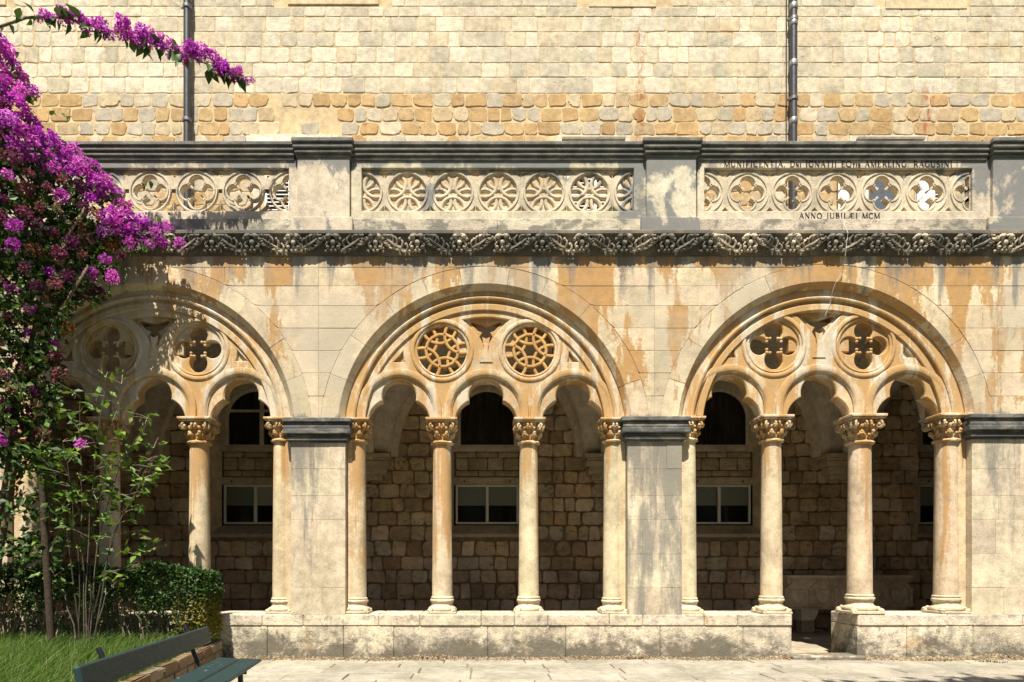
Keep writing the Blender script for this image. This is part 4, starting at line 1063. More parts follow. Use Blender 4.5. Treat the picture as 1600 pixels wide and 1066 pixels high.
m = MB(); m.col = (.06,.06,.06); m.tube([(-11,8,2),(-10.5,8,200),(-11.5,8,420),(-11,8,BZ(-60)-fz(366))], .9, 5); m.build('cable', wire_m, ep)
# thin white cord hanging from the balustrade over the cornice into the right arch
cp_ = [(1309,325,-6),(1313,338,-7.5),(1319,350,-10.5),(1325,364,-20.5),(1323.5,374,-21),(1322,388,-21.5),(1320.5,400,-20),(1319,408,-12),(1317,425,-4),(1306,441,-2.5),(1301,455,2),(1298,470,7),(1294,482,9),(1289,494,11)]
m = MB(); m.col = (.55,.52,.46); m.tube([P(a,b,c) for a,b,c in cp_], .36, 5); cord = m.build('hanging_cord', wire_m); tag(cord, 'thin pale cord hanging from the right balustrade panel over the cornice', 'cord')

# ------------------------------------------------------------------ carved stone chest in the gallery
YC = 372.0
ex, ey, ez = P(1328, 950, YC); chest = empty('stone_chest', (ex, YC, -1)); tag(chest, 'carved stone chest with shields and small arches against the gallery wall', 'chest')
sC = (F+YC)/F
def cx_(px): return (px-1328)*sC
def cz_(py): return (HY-py)*sC+EYE+1
m = MB(); m.col = (0.620,0.513,0.365); m.box(cx_(1233), cx_(1423), 6, 52, cz_(949), cz_(908), 1); m.build('trough', plaster_m, chest)
m = MB(); m.col = (0.620,0.527,0.378); m.box(cx_(1230), cx_(1426), -2, 54, cz_(904), cz_(899), 1); m.box(cx_(1231), cx_(1425), 1.5, 53, cz_(910), cz_(904), .5); m.build('rim', plaster_m, chest)
z0, z1 = cz_(910), cz_(904.5); m = MB(); m.col = (0.540,0.432,0.297); x = cx_(1233); 
while x < cx_(1422):
    m.prism([(x,z1),(x+8,z1),(x+4,z0)], -.8, 2); x += 8.4
m.build('zigzag_frieze', plaster_m, chest)
for px in (1229.5,1268,1307,1347,1387,1425):
    m = MB(); m.col = (0.620,0.513,0.365); X = cx_(px); m.box(X-2.6,X+2.6,.5,8,cz_(948),cz_(921),.6); m.box(X-4.4,X+4.4,-.6,8,cz_(923),cz_(919),.6); m.build('pillar', plaster_m, chest)
for i, px in enumerate((1248.5,1287.5,1327,1367,1406)):
    X = cx_(px); rr_ = 20*sC*.97; m = MB(); m.col = (0.620,0.513,0.365)
    m.sweep([(rr_-2,1),(rr_+3,1),(rr_+3,8),(rr_-2,8)], X, cz_(930), math.radians(28), math.radians(152), 12); m.build('niche_arch', plaster_m, chest)
    sh = [(-15,17),(0,13.5),(15,17),(15,0),(11,-10),(0,-17),(-11,-10),(-15,0)]
    m = MB(); m.col = (0.620,0.540,0.392); zc_ = cz_(932); out = [(X+a*1.02, zc_+b*1.02) for a,b in sh]; inn = [(X+a*.8, zc_+b*.8) for a,b in sh]; n = 8
    m.add([(x,7,z) for x,z in out]+[(x,2.5,z) for x,z in out]+[(x,.8,z) for x,z in inn], [(k,(k+1)%n,(k+1)%n+n,k+n) for k in range(n)]+[(n+k,n+(k+1)%n,2*n+(k+1)%n,2*n+k) for k in range(n)]+[tuple(range(2*n,3*n))]); m.build('shield', plaster_m, chest)
for px in (1268,1395): 
    m = MB(); m.col = (0.620,0.540,0.405); X = cx_(px); m.prism([(X-18,cz_(950)),(X+18,cz_(950)),(X+18,cz_(960)),(X+10,cz_(970)),(X-18,cz_(971))], 8, 44); m.build('bracket', plaster_m, chest)
m = MB(); m.col = (0.540,0.446,0.324); m.box(cx_(1236), cx_(1420), 10, 50, cz_(953), cz_(949)); m.build('foot_slab', plaster_m, chest)
for px in (1268,1395): m = MB(); m.col = (0.405,0.324,0.230); X = cx_(px); m.box(X-14, X+14, 14, 40, 0, cz_(970), 1); m.build('support', plaster_m, chest)

# ------------------------------------------------------------------ rubble and weeds at the wall foot
V = []; Fc = []; C = []
def tri_rock(x, y, z, r):
    b = len(V); ico = [(0,0,1),(.9,0,.3),(.3,.85,.3),(-.7,.5,.3),(-.7,-.5,.3),(.3,-.85,.3)]
    k = [(p[0]*r*R.uniform(.7,1.3), p[1]*r*R.uniform(.7,1.3), p[2]*r*R.uniform(.5,.9)) for p in ico]
    V.extend([(x+p[0],y+p[1],z+p[2]-.3*r*0) for p in k]); V.extend([(x+p[0],y+p[1],z-2) for p in k[1:]])
    for i in range(5):
        j = (i+1)%5; Fc.append((b, b+1+i, b+1+j)); Fc.append((b+1+i, b+6+i, b+6+j)); Fc.append((b+1+i, b+6+j, b+1+j))
    c = jit(R.choice([(.27,.22,.145),(.22,.165,.10),(.33,.28,.2),(.24,.155,.085),(.16,.125,.08)]),.2); C.extend([c]*11)
for i in range(5200):
    px = R.uniform(345, 1640)
    if DOOR[0]-4 < px < DOOR[1]+12: continue
    yy = abs(R.gauss(0,5.5)); big = .55+.6*max(0,math.sin(px*.021)+math.sin(px*.057+1)*.6)
    tri_rock(fx(px), -.6-yy, R.uniform(-.5,1.2)+max(0,5-yy)*big, R.uniform(.5,2.1)*(1.35 if px > 1340 else 1))
o = raw('rubble', V, Fc, kerb_m, np.array(C)); tag(o, 'crumbled stone grit lying along the foot of the arcade wall', 'rubble', kind='stuff')
def blades(pts, lo, hi, wdt, lean, cols, seed, wind=(0,0), segs=3):
    rg = np.random.default_rng(seed); n = len(pts); h = rg.uniform(lo, hi, n); az = rg.uniform(0, 2*PI, n); ln = rg.uniform(.15, 1, n)*lean
    dx = np.cos(az)*ln+wind[0]; dy = np.sin(az)*ln+wind[1]; sa = rg.uniform(0, 2*PI, n)
    V = np.zeros((n, segs*2+1, 3)); t = np.linspace(0,1,segs+1)
    for k in range(segs+1):
        cx = pts[:,0]+dx*h*t[k]**2; cy = pts[:,1]+dy*h*t[k]**2; cz = pts[:,2]+h*t[k]*(1-.28*ln*t[k])
        wk = wdt*(1-t[k]**1.5)*.5
        if k < segs:
            V[:,2*k] = np.stack([cx-np.cos(sa)*wk, cy-np.sin(sa)*wk, cz],1); V[:,2*k+1] = np.stack([cx+np.cos(sa)*wk, cy+np.sin(sa)*wk, cz],1)
        else: V[:,2*k] = np.stack([cx,cy,cz],1)
    fs = []
    m_ = segs*2+1; base = np.arange(n)*m_
    tri = []
    for k in range(segs-1):
        tri += [np.stack([base+2*k, base+2*k+1, base+2*k+3],1), np.stack([base+2*k, base+2*k+3, base+2*k+2],1)]
    tri.append(np.stack([base+2*segs-2, base+2*segs-1, base+2*segs],1))
    cc = np.array(cols)[rg.integers(0,len(cols),n)]*rg.uniform(.75,1.25,(n,1)); C = np.repeat(cc, m_, axis=0)
    return V.reshape(-1,3), np.concatenate(tri), C
pts = []
for px, Y, n in ((345,-4,60),(415,-3,25),(430,-5,14),(583,-18,24),(600,-20,14),(1135,-4,16),(1455,-16,34),(1478,-20,26),(1540,-30,60),(1560,-38,40),(1420,-3,12),(520,-3,14),(760,-3,10),(905,-3,10)):
    for i in range(n): pts.append((fx(px)*(F+Y)/F+R.gauss(0,7), Y+R.gauss(0,2.2), -.5))
v, f, c = blades(np.array(pts), 2, 6.5, .9, .9, [(.06,.1,.02),(.09,.12,.03),(.14,.13,.05)], 4)
o = raw('weeds', v, f, grass_m, c); tag(o, 'small tufts of weeds in the paving joints', 'weeds', kind='stuff')

# ------------------------------------------------------------------ raised garden bed
BEDZ = 24.0
m = MB(); m.col = (.09,.07,.045); ys = np.linspace(-3,-900,12); vs = []
for yy in ys: vs += [(-1400,yy,BEDZ),(kerbx(yy)-8,yy,BEDZ)]
m.add(vs, [(2*i,2*i+1,2*i+3,2*i+2) for i in range(11)]); tag(m.build('garden_soil', soil_m), kind='structure')
kerb = empty('bed_kerb', (kerbx(0), 0, 0)); tag(kerb, 'low rough brick and stone kerb between the grass bed and the paving', 'kerb')
KL = -Vector((kerbx(0),0,0))*U
yy = -4.0
for course, (z0, z1, ins) in enumerate(((-4,17,.6),(17.8,30,-.8))):
    yy = -4.0-course*9
    while yy > -700:
        L = R.uniform(28,62); e = yy-L; m = MB(); m.col = jit(R.choice([(.17,.115,.065),(.21,.15,.09),(.15,.095,.055),(.23,.18,.12)]),.14)
        xa, xb = kerbx(yy)-ins+R.uniform(-1,.6), kerbx(e)-ins+R.uniform(-1,.6); dz = R.uniform(-.8,.8); w_ = 17 if course == 2 else 14
        b = 1.4
        bm = bmesh.new(); bmesh.ops.create_cube(bm, size=1)
        for v in bm.verts:
            t = v.co.y+.5; xr = xb+(xa-xb)*t
            v.co = Vector((xr if v.co.x > 0 else xr-w_, e+.5+(yy-e-1)*t, (z1+dz*.4 if v.co.z > 0 else z0)))
        bmesh.ops.bevel(bm, geom=bm.edges[:], offset=b, segments=2, affect='EDGES')
        m.bm(bm); jitter_mesh(m, .9, int(-yy*7)+course); o = m.build('brick', kerb_m, kerb); o.location = KL; yy = e
m = MB(); m.col = (.22,.17,.11); vs = []
for q in ys: vs += [(kerbx(q)-13,q,-6),(kerbx(q)-2.6,q,-6),(kerbx(q)-13,q,28.4),(kerbx(q)-2.6,q,28.4)]
m.add(vs, [f_ for i in range(11) for f_ in ((4*i+1,4*i+5,4*i+7,4*i+3),(4*i+3,4*i+7,4*i+6,4*i+2),(4*i,4*i+2,4*i+6,4*i+4))]); o = m.build('mortar_bed', mortar_m, kerb); o.location = KL
# grass
rg = np.random.default_rng(3)
n = 34000; yy = -(12+rg.random(n)**1.0*560); xx = kerbx(0)+(-yy)*.13-12-rg.random(n)*(330+0*yy)
clump = np.sin(xx*.11+np.sin(yy*.07)*2)*np.cos(yy*.09+xx*.03)
pts = np.stack([xx, yy, np.full(n, BEDZ-1)],1); keep = rg.random(n) < .62+.38*clump; pts = pts[keep]
v, f, c = blades(pts, 10, 40, 1.1, .85, [(.07,.15,.025),(.10,.19,.035),(.14,.22,.055),(.05,.10,.02),(.2,.22,.08)], 9, wind=(.4,-.1), segs=4)
o = raw('grass', v, f, grass_m, c); tag(o, 'long soft green grass bending over in the garden bed', 'grass', kind='stuff')

# ------------------------------------------------------------------ leaves
def leaf_mesh(name, L, Wd, fold=.25, droop=.25, col=(.05,.1,.02)):
    m = MB(); m.col = col; vs = []; prof = [0,.62,1,.85,.45,0]; n = len(prof)
    for i, p_ in enumerate(prof):
        t = i/(n-1); y = L*t; z = -droop*L*t*t; w_ = Wd*.5*p_
        vs += [(-w_, y, z+fold*w_), (0, y, z), (w_, y, z+fold*w_)]
    fs = []
    for i in range(n-1):
        for k in range(2): fs.append((3*i+k, 3*i+k+1, 3*i+k+4, 3*i+k+3))
    m.add(vs, fs); return m
def scatter_leaves(P3, size, cols, seed, up=.35, out=None, tri=2):
    """many folded leaf faces: two quads-ish triangles pairs each"""
    rg = np.random.default_rng(seed); n = len(P3); d = rg.normal(size=(n,3)); d[:,2] -= up*0
    if out is not None: d += out
    d /= np.linalg.norm(d,axis=1)[:,None]; nrm = rg.normal(size=(n,3)); nrm[:,2] += up*3; nrm[:,1] -= up
    s_ = np.cross(d, nrm); s_ /= np.linalg.norm(s_,axis=1)[:,None]+1e-9; up_ = np.cross(s_, d)
    L = rg.uniform(.7,1.25,(n,1))*size; W2 = L*.3
    a = P3; b = P3+d*L*.45+s_*W2+up_*L*.08; c = P3+d*L; e = P3+d*L*.45-s_*W2+up_*L*.08; mid = P3+d*L*.5-up_*L*.04
    V = np.stack([a,b,c,e],1).reshape(-1,3); base = np.arange(n)*4
    Fc = np.concatenate([np.stack([base,base+1,base+2],1), np.stack([base,base+2,base+3],1)])
    cc = np.array(cols)[rg.integers(0,len(cols),n)]*rg.uniform(.7,1.3,(n,1)); return V, Fc, np.repeat(cc,4,axis=0)
GREENS = [(.035,.075,.016),(.05,.10,.02),(.028,.06,.016),(.07,.12,.025)]
# clipped hedge
hx0, hx1 = P(-150,900,-45)[0], P(333,900,-45)[0]
hedge = empty('box_hedge', ((hx0+hx1)/2, -45, BEDZ)); tag(hedge, 'clipped dark green box hedge in front of the left bay, yellowing at its right end', 'hedge')
HL = -Vector(((hx0+hx1)/2,-45,BEDZ))*U
rg = np.random.default_rng(5); n = 30000
u = rg.random(n); x = hx0+(hx1-hx0)*rg.random(n); y = -78+64*rg.random(n); z = BEDZ+12+108*rg.random(n)**.8
# push towards the skin of the hedge
face = rg.integers(0,5,n)
y = np.where(face==0, -80+rg.exponential(5,n), y); y = np.where(face==1, -80+rg.exponential(7,n), y)
z = np.where(face==2, BEDZ+118-rg.exponential(5,n), z); x = np.where(face==3, hx1-rg.exponential(6,n), x)
bulge = 6*np.sin(x*.05)+4.5*np.sin(x*.13+z*.05); z = z+np.where(z > BEDZ+90, bulge*.8, 0); y = y-bulge*.4
x = np.minimum(x, hx1+3*np.sin(z*.14)-np.maximum(0,z-BEDZ-100)*.5)
bare = (z < BEDZ+66+13*np.sin(x*.07)+7*np.sin(x*.21)) & (rg.random(n) < .93) & (x < hx1-45); keep = ~bare
pts = np.stack([x,y,z],1)[keep]
v, f, c = scatter_leaves(pts, 5.4, [(.03,.07,.014),(.045,.10,.018),(.024,.055,.012),(.06,.12,.02)], 6, .5)
yel = np.clip((pts[:,0]-(hx1-60))/50,0,1)*np.clip((BEDZ+85-pts[:,2])/40,0,1); yl = np.repeat(yel*(rg.random(len(pts)) < .8),4)[:,None]
c = c*(1-yl)+np.array([.24,.19,.03])*yl
o = raw('hedge_foliage', v, f, leaf_m, c, hedge); o.location = HL; tag(o, kind='stuff')
m = MB(); m.col = (.22,.18,.12)
for i in range(150):
    x = R.uniform(hx0, hx1-6); y0 = R.uniform(-72,-25); p = [(x,y0,BEDZ-2)]
    for k in range(1,5): p.append((x+R.gauss(0,5)*k*.6, y0+R.gauss(0,4)*k*.5, BEDZ+22*k))
    m.tube(p, [1.3,1.1,.9,.7,.4], 4)
o = m.build('hedge_stems', bark_m, hedge); o.location = HL; tag(o, kind='stuff')
# stake beside the young shrub
sx, sy, sz = P(82, 975, -120)
m = MB(); m.col = (.05,.036,.025); b0 = P(82,985,-120); t0 = P(66,755,-120); m.tube([(b0[0],-120,BEDZ-4),(b0[0]*.5+t0[0]*.5,-121,(BEDZ+t0[2])/2),(t0[0],-120,t0[2])], [5.2,4.8,4.4], 9)
st = m.build('garden_stake', bark_m, None, True, 50); tag(st, 'upright dark wooden stake in the bed beside the young shrub', 'stake')
# young leafy shrub
base = P(133, 985, -105); shrub = empty('young_shrub', (base[0], -105, BEDZ)); tag(shrub, 'young shrub with thin pale stems and bright green leaves in front of the hedge', 'shrub')
SL = -Vector((base[0],-105,BEDZ))*U
LV = [leaf_mesh('leaf', 15, 7.5, .3, .25, (.11,.2,.03)).mesh('leaf', leaf_m, True), leaf_mesh('leaf', 13, 6.5, .3, .4, (.17,.25,.035)).mesh('leaf', leaf_m, True), leaf_mesh('leaf', 16, 8, .25, .3, (.05,.105,.022)).mesh('leaf', leaf_m, True)]
stems = [[(128,980),(122,860),(112,760),(98,690)],[(132,980),(128,850),(126,720),(125,620)],[(136,980),(138,840),(150,700),(165,590)],[(138,980),(142,850),(165,720),(190,600)],[(138,980),(152,850),(185,730),(235,655)],[(140,980),(165,930),(200,890),(245,848)],[(134,982),(160,900),(200,775),(240,700)],[(126,982),(100,930),(70,870),(55,800)],[(142,975),(175,840),(215,760),(236,720)],[(126,980),(108,850),(85,740),(60,700)]]
nleaf = 0; extra = []
def place_leaf(par, off, p, direc, sc, mesh):
    z = Vector(direc).normalized(); q = z.to_track_quat('Y','Z').to_euler(); o = link('leaf', mesh, par); o.location = Vector(p)*U+off; o.rotation_euler = (q.x+R.uniform(-.3,.3), q.y+R.uniform(-.7,.7), q.z); o.scale = (sc,)*3
for si, stpts in enumerate(stems):
    Yo = -105+R.uniform(-28,28); pp = []
    for i, (a, b) in enumerate(stpts):
        q = P(a, b, -105+(Yo+105)*i/3); pp.append(q if i else (q[0],q[1],BEDZ-1))
    fine = []
    for i in range(len(pp)-1):
        for k in range(4):
            t = k/4; fine.append(tuple(pp[i][j]+(pp[i+1][j]-pp[i][j])*t+(R.gauss(0,1.0) if (i+k) else 0) for j in range(3)))
    fine.append(pp[-1])
    m = MB(); m.col = (.10,.085,.06) if si%3 else (.06,.05,.035); n = len(fine); m.tube(fine, [1.05*(1-.75*i/n) for i in range(n)], 5); o = m.build('stem', bark_m, shrub); o.location = SL
    tw = MB(); tw.col = (.34,.29,.2)
    for i in range(4, n):
        p = Vector(fine[i])
        for q_ in range(2 if i > 5 else 1):
            d = Vector((R.gauss(0,1), R.gauss(0,.7), R.uniform(.1,.9))).normalized(); L = R.uniform(14,34); e = p+d*L; tw.tube([p, p+d*L*.5+Vector((0,0,1)), e], [.42,.32,.2], 4)
            for k in range(1 if R.random() < .5 else 3): extra.append(tuple(e-d*L*R.uniform(-.1,.8)+Vector((R.gauss(0,4),R.gauss(0,4),R.gauss(0,4)))))
            for k in range(R.randint(2,3)):
                if nleaf < 29*(si+1):
                    place_leaf(shrub, SL, e-d*L*.22*k, (d.x+R.gauss(0,.7), d.y+R.gauss(0,.6)-.2, d.z*.4+R.gauss(0,.35)), R.uniform(.7,1.15), LV[R.choice([0,0,1,2,2])]); nleaf += 1
    o = tw.build('twig', bark_m, shrub); o.location = SL; tag(o, kind='stuff')
v, f, c = scatter_leaves(np.array(extra), 13, [(.11,.2,.03),(.06,.12,.02),(.17,.25,.035),(.04,.09,.02)], 51, .5); o = raw('leaf', v, f, leaf_m, c, shrub); o.location = SL; tag(o, kind='stuff')
# ------------------------------------------------------------------ bougainvillea
bo = empty('bougainvillea', (P(-60,0,-120)[0], -120, BEDZ)); tag(bo, 'large bougainvillea with magenta and faded flowers hanging over the left arch and balustrade', 'climber')
BO = -Vector((P(-60,0,-120)[0],-120,BEDZ))*U
def cluster_mesh(seed, n=95, r=12):
    rg_ = random.Random(seed); m = MB()
    for i in range(n):
        th = rg_.uniform(0,2*PI); cz = rg_.uniform(-.8,1); q = math.sqrt(1-cz*cz) if abs(cz) < 1 else 0; d = Vector((q*math.cos(th), q*math.sin(th), cz)); c = d*r*rg_.uniform(.35,1.0)
        t = d.orthogonal().normalized(); t.rotate(Matrix.Rotation(rg_.uniform(0,6.28),3,d)); s2 = d.cross(t)
        L = rg_.uniform(4.6,7.4); k = rg_.uniform(.75,1.2); m.col = (k, k*rg_.uniform(.8,1.2), k*rg_.uniform(.9,1.1))
        dd = (d*rg_.uniform(.2,1)+t*.8).normalized()
        m.add([c, c+dd*L*.5+s2*L*.38+d*1.0, c+dd*L, c+dd*L*.5-s2*L*.38+d*1.0], [(0,1,2),(0,2,3)])
    me = m.mesh('flower_cluster', bract_m)
    return me
CL = [cluster_mesh(s) for s in range(40,47)]
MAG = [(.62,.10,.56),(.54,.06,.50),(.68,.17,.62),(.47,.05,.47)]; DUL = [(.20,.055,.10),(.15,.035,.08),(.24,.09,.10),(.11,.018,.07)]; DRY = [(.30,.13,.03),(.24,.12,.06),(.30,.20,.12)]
nfl = 0
def flower(p, sc, colr):
    global nfl
    if nfl >= 292: return
    o = link('flower_cluster', R.choice(CL), bo); o.location = Vector(p)*U+BO; o.rotation_euler = (R.uniform(-.6,.6),R.uniform(-.6,.6),R.uniform(0,6.28)); o.scale = (sc*R.uniform(.85,1.2), sc*R.uniform(.85,1.2), sc*R.uniform(.8,1.1)); o.color = (*jit(colr,.2,.08),1); nfl += 1
poly = [(-60,50),(0,62),(22,82),(36,118),(58,152),(42,170),(62,205),(112,228),(150,255),(182,296),(214,335),(246,362),(272,372),(240,388),(186,400),(176,455),(150,470),(118,480),(96,560),(100,640),(70,690),(30,705),(-60,700)]
def inside(x, y, pl=poly):
    c = False; j = len(pl)-1
    for i in range(len(pl)):
        if (pl[i][1] > y) != (pl[j][1] > y) and x < (pl[j][0]-pl[i][0])*(y-pl[i][1])/(pl[j][1]-pl[i][1])+pl[i][0]: c = not c
        j = i
    return c
topline = [(0,62),(36,118),(58,152),(62,205),(112,228),(150,255),(182,296),(214,335),(246,362)]
def dtop(x, y):
    best = 1e9
    for (x0,y0),(x1,y1) in zip(topline[:-1],topline[1:]):
        t = max(0,min(1,((x-x0)*(x1-x0)+(y-y0)*(y1-y0))/((x1-x0)**2+(y1-y0)**2))); best = min(best, math.hypot(x-x0-t*(x1-x0), y-y0-t*(y1-y0)))
    return best
# the long branch reaching right across the upper wall
br = [(-40,48,-135),(0,42,-132),(40,28,-126),(75,26,-120),(110,30,-122),(150,42,-118),(200,56,-113),(250,72,-106),(300,90,-96),(345,110,-82),(372,122,-72),(392,130,-66)]
brp = [Vector(P(a,b,c)) for a,b,c in br]
m = MB(); m.col = (.16,.15,.08); m.tube(brp, [2.2,2.1,2,1.9,1.8,1.6,1.5,1.3,1.2,1,.7,.4], 6); o = m.build('branch', bark_m, bo, True); o.location = BO
BL_ = [leaf_mesh('leaf', 21, 12, .3, .3, (.035,.075,.018)).mesh('leaf', leaf_m, True), leaf_mesh('leaf', 18, 11, .35, .45, (.06,.115,.022)).mesh('leaf', leaf_m, True)]
def along(t):
    f_ = t*(len(brp)-1); i = min(int(f_), len(brp)-2); return brp[i].lerp(brp[i+1], f_-i)
for k in range(92):
    t = .24+.73*(k/92)**.85+R.gauss(0,.016); t = min(t,.985); p = along(t); d = min(1, (t-.17)*3.2)*(1 if t < .85 else .75)
    if (t < .34 and R.random() < .5) or R.random() < .1: continue
    flower(p+Vector((R.gauss(0,4), R.gauss(0,5), R.uniform(-7,15)*max(.45,d))), R.uniform(.34,.72)*(.75 if t > .88 else 1), R.choice(MAG))
for k in range(78):
    t = R.uniform(.04,.97); p = along(t); dn = R.random() < .82
    place_leaf(bo, BO, p+Vector((R.gauss(0,3),R.gauss(0,3),R.uniform(-5,2))), (R.gauss(.15,.45), R.gauss(-.2,.5), -1.0 if dn else .35), R.uniform(.7,1.1)*(.8 if t > .85 else 1), R.choice(BL_))
flower(Vector(P(394,126,-58)), .3, MAG[0])
# the hanging mass
placed = []
tries = 0
while tries < 9000 and nfl < 292:
    tries += 1
    x = R.uniform(-50,275); y = R.uniform(55,700)
    if not inside(x,y): continue
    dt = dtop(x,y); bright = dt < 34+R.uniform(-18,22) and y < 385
    if y > 400 and R.random() < .35: continue
    mind = R.uniform(12,17) if bright else R.uniform(20,30)
    if any((x-a)**2+(y-b)**2 < mind*mind for a,b in placed): continue
    placed.append((x,y))
    Y = -24-92*max(0,min(1,(290-x)/270))**1.9-24*R.random()-min(22,dt*.25)+(20 if y > 450 else 0)
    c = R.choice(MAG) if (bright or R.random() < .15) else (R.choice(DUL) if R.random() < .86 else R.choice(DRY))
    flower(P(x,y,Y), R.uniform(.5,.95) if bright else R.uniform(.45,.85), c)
o = link('flower_cluster', CL[0], bo); o.location = Vector(P(127,694,-135))*U+BO; o.scale = (.6,)*3; o.color = (*MAG[2],1)
for x, y in ((193,353),(246,357),(262,355),(248,376),(280,380),(126,693)): 
    q = P(x,y,-40); 
    o = link('flower_cluster', R.choice(CL), bo); o.location = Vector(q)*U+BO; o.scale = (.62,)*3; o.color = (*R.choice(MAG),1); o.rotation_euler = (0,0,R.uniform(0,6))
pts = []
while len(pts) < 10500:
    x = R.uniform(-60,285); y = R.uniform(60,760)
    ok = inside(x,y)
    if not ok and not (x < 95 and 690 < y < 745 and R.random() < .4): 
        if R.random() > .02 or not inside(x-R.uniform(-14,14),y-R.uniform(-14,14)): continue
    dt = dtop(x,y)
    if dt < 50 and y < 390 and R.random() < .45: continue
    if math.sin(x*.09+y*.05)+math.sin(y*.11-x*.04) < (-.3 if y > 330 else -.7) and R.random() < .8: continue
    pts.append(P(x,y,-14-90*max(0,min(1,(290-x)/270))**1.9*R.uniform(.5,1)-26*R.random()-min(20,dt*.2)))
v, f, c = scatter_leaves(np.array(pts), 10.5, GREENS+[(.09,.15,.03)], 8, .25, np.array([0,-.2,-.5]))
o = raw('foliage', v, f, leaf_m, c, bo); o.location = BO; tag(o, kind='stuff')
# lower leaves and woody stems down the left edge
pts = []
for i in range(1500):
    x = R.uniform(-50,100); y = R.uniform(690,900)
    if x > 60 and R.random() < .6: continue
    if math.sin(x*.12+y*.04)+math.sin(y*.09) < -.1: continue
    pts.append(P(x,y,-60-70*R.random()))
v, f, c = scatter_leaves(np.array(pts), 12, GREENS, 18, .3, np.array([.1,-.2,-.4])); o = raw('foliage', v, f, leaf_m, c, bo); o.location = BO; tag(o, kind='stuff')
for tk in ([(-20,1000),(-10,900),(8,780),(22,690),(40,600),(60,500),(90,400),(130,320)],[(-30,1000),(-25,850),(-20,650),(-10,450),(5,300),(10,180),(0,100)],[(-24,1000),(0,860),(30,740),(20,640),(60,560),(105,470),(140,415)],[(20,170),(35,200),(60,235),(85,262)],[(-10,450),(-30,250),(-50,120),(-40,48)]):
    ppp = [Vector(P(a,b,-95)) for a,b in tk]; ppp = [p+Vector((R.gauss(0,2),R.gauss(0,6),0)) for p in ppp]
    if tk[0][1] == 1000: ppp[0].z = BEDZ-3
    m = MB(); m.col = (.15,.11,.07); n = len(ppp); m.tube(ppp, [5*(1-.7*i/n) if tk[0][1] == 1000 else 1.2 for i in range(n)], 7); o = m.build('trunk' if tk[0][1] == 1000 else 'branch', bark_m, bo, True); o.location = BO
# small sprigs of leaves leaving the mass
for x, y in ((85,172),(95,176),(103,180),(108,186),(78,180),(235,282),(222,285),(230,290),(240,345),(250,348),(262,335),(215,360),(222,366),(232,372)):
    place_leaf(bo, BO, P(x,y,-44), (R.gauss(.4,.5), -.2, R.gauss(-.3,.4)), R.uniform(.45,.65), BL_[1])

# ------------------------------------------------------------------ bench
bench = empty('park_bench', (-253, -467, 0), math.atan2(28, 257)); tag(bench, 'dark green slatted park bench standing along the grass bed', 'bench')
bc = (.012,.032,.033); HLn = 130.0
def slat(x0, x1, z0, z1, name, tilt=0.0, yshift=0):
    m = MB(); m.col = jit(bc,.1); m.box(-(x1-x0)/2, (x1-x0)/2, -HLn, HLn, -(z1-z0)/2, (z1-z0)/2, 1.1)
    o = m.build(name, bench_m, bench); o.location = Vector(((x0+x1)/2, yshift, (z0+z1)/2))*U; o.rotation_euler = (0, tilt, 0); return o
slat(-16, -11.5, 68, 85, 'back_slat', -.2)
slat(-4, 18, 48.5, 52, 'seat_slat', .06); slat(20, 40, 47.5, 51, 'seat_slat', .05)
for yy in (-86, 84):
    m = MB(); m.col = (.02,.022,.024)
    m.tube([(-22,yy,91),(-20,yy,87),(-15.6,yy,70),(-9,yy,54),(-1,yy,42)], [1.9,2.0,2.1,2.2,2.6], 8)
    m.tube([(-2,yy,45),(18,yy,45.5),(36,yy,44)], 2.0, 8); m.tube([(30,yy,44),(31,yy,24),(34,yy,0)], 2.5, 8); m.tube([(0,yy,44),(-6,yy,24),(-14,yy,0)], 2.5, 8); m.tube([(-6,yy,22),(16,yy,26),(31,yy,22)], 1.8, 8)
    o = m.build('iron_frame', simple('black_iron', .4, .5, .3), bench, True, 50)
for yy in (-86,84):
    for x, z in ((4,52.2),(12,51.8),(26,51.2),(34,50.8)): m = MB(); m.col = (.06,.065,.065); m.ball((x,yy,z),.9,7,4,(1,1,.4)); m.build('bolt', metal_m, bench)

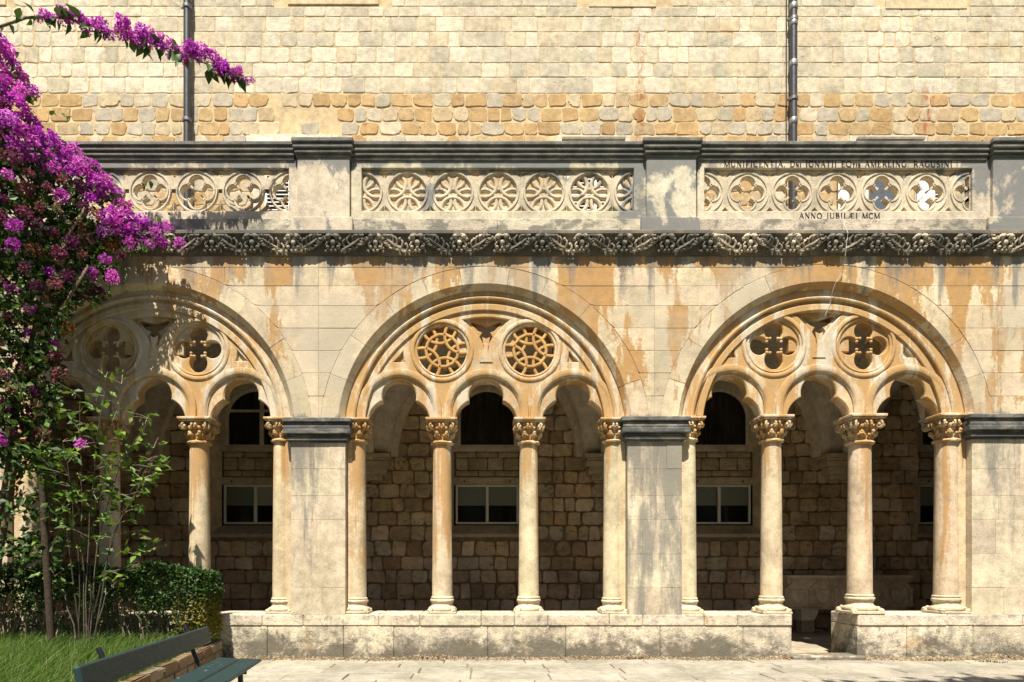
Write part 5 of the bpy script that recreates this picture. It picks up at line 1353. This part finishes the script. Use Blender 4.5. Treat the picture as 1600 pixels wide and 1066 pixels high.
# ------------------------------------------------------------------ opposite range, unseen behind the camera, added to block low sky light
wing = empty('sky_block_wing', (0,-3300,-14)); tag(wing, 'plain stone wing with small windows across the courtyard, unseen, added to block low sky light', 'building')
WL = -Vector((0,-3300,-14))*U
def wp(o): o.location = WL; return o
m = MB(); m.col = (.34,.29,.21); m.box(-4200,4200,-3700,-3300,-14,1350); wp(m.build('wall', gallery_m, wing))
m = MB(); m.col = (.3,.14,.08); m.prism([(-4260,1350.3),(4260,1350.3),(4260,1372),(-4260,1372)], -3740, -3260); m.add([(-4260,-3260,1372.5),(4260,-3260,1372.5),(4260,-3500,1500),(-4260,-3500,1500),(-4260,-3740,1372.5),(4260,-3740,1372.5)],[(0,1,2,3),(3,2,5,4),(0,3,4),(1,5,2)]); wp(m.build('roof', kerb_m, wing))
for k in range(12):
    X = -3600+k*650
    m = MB(); m.col = (.03,.03,.03); m.box(X-60,X+60,-3310,-3298,700,980); wp(m.build('window', dark_m, wing))
# ------------------------------------------------------------------ courtyard tree, right of the camera, whose shade falls on the paving
tree = empty('courtyard_tree', (720,-735,0)); tag(tree, 'courtyard tree beside the camera shading the paving at lower right', 'tree')
TL = -Vector((720,-735,0))*U
m = MB(); m.col = (.14,.1,.07); m.tube([(720,-735,-4),(712,-735,250),(680,-735,520),(640,-735,760),(600,-735,960)], [22,18,15,11,5], 10)
for k in range(14):
    z0 = R.uniform(600,860); x0 = 650-(z0-520)*.25; a = R.uniform(0,2*PI); m.tube([(x0,-735,z0),(x0+60*math.cos(a),-735+35*math.sin(a),z0+60),(x0+120*math.cos(a),-735+50*math.sin(a),z0+90)], [6,4,1.5], 6)
o = m.build('trunk', bark_m, tree, True); o.location = TL
cen = [(R.uniform(330,860), -735+R.uniform(-75,45), 950+R.uniform(-50,50)) for _ in range(90)]
pts = []
for c in cen:
    for k in range(140): pts.append((c[0]+R.gauss(0,24), c[1]+R.gauss(0,16), c[2]+R.gauss(0,14)))
v, f, c = scatter_leaves(np.array(pts), 22, GREENS, 31, .4); o = raw('crown', v, f, leaf_m, c, tree); o.location = TL; tag(o, kind='stuff')
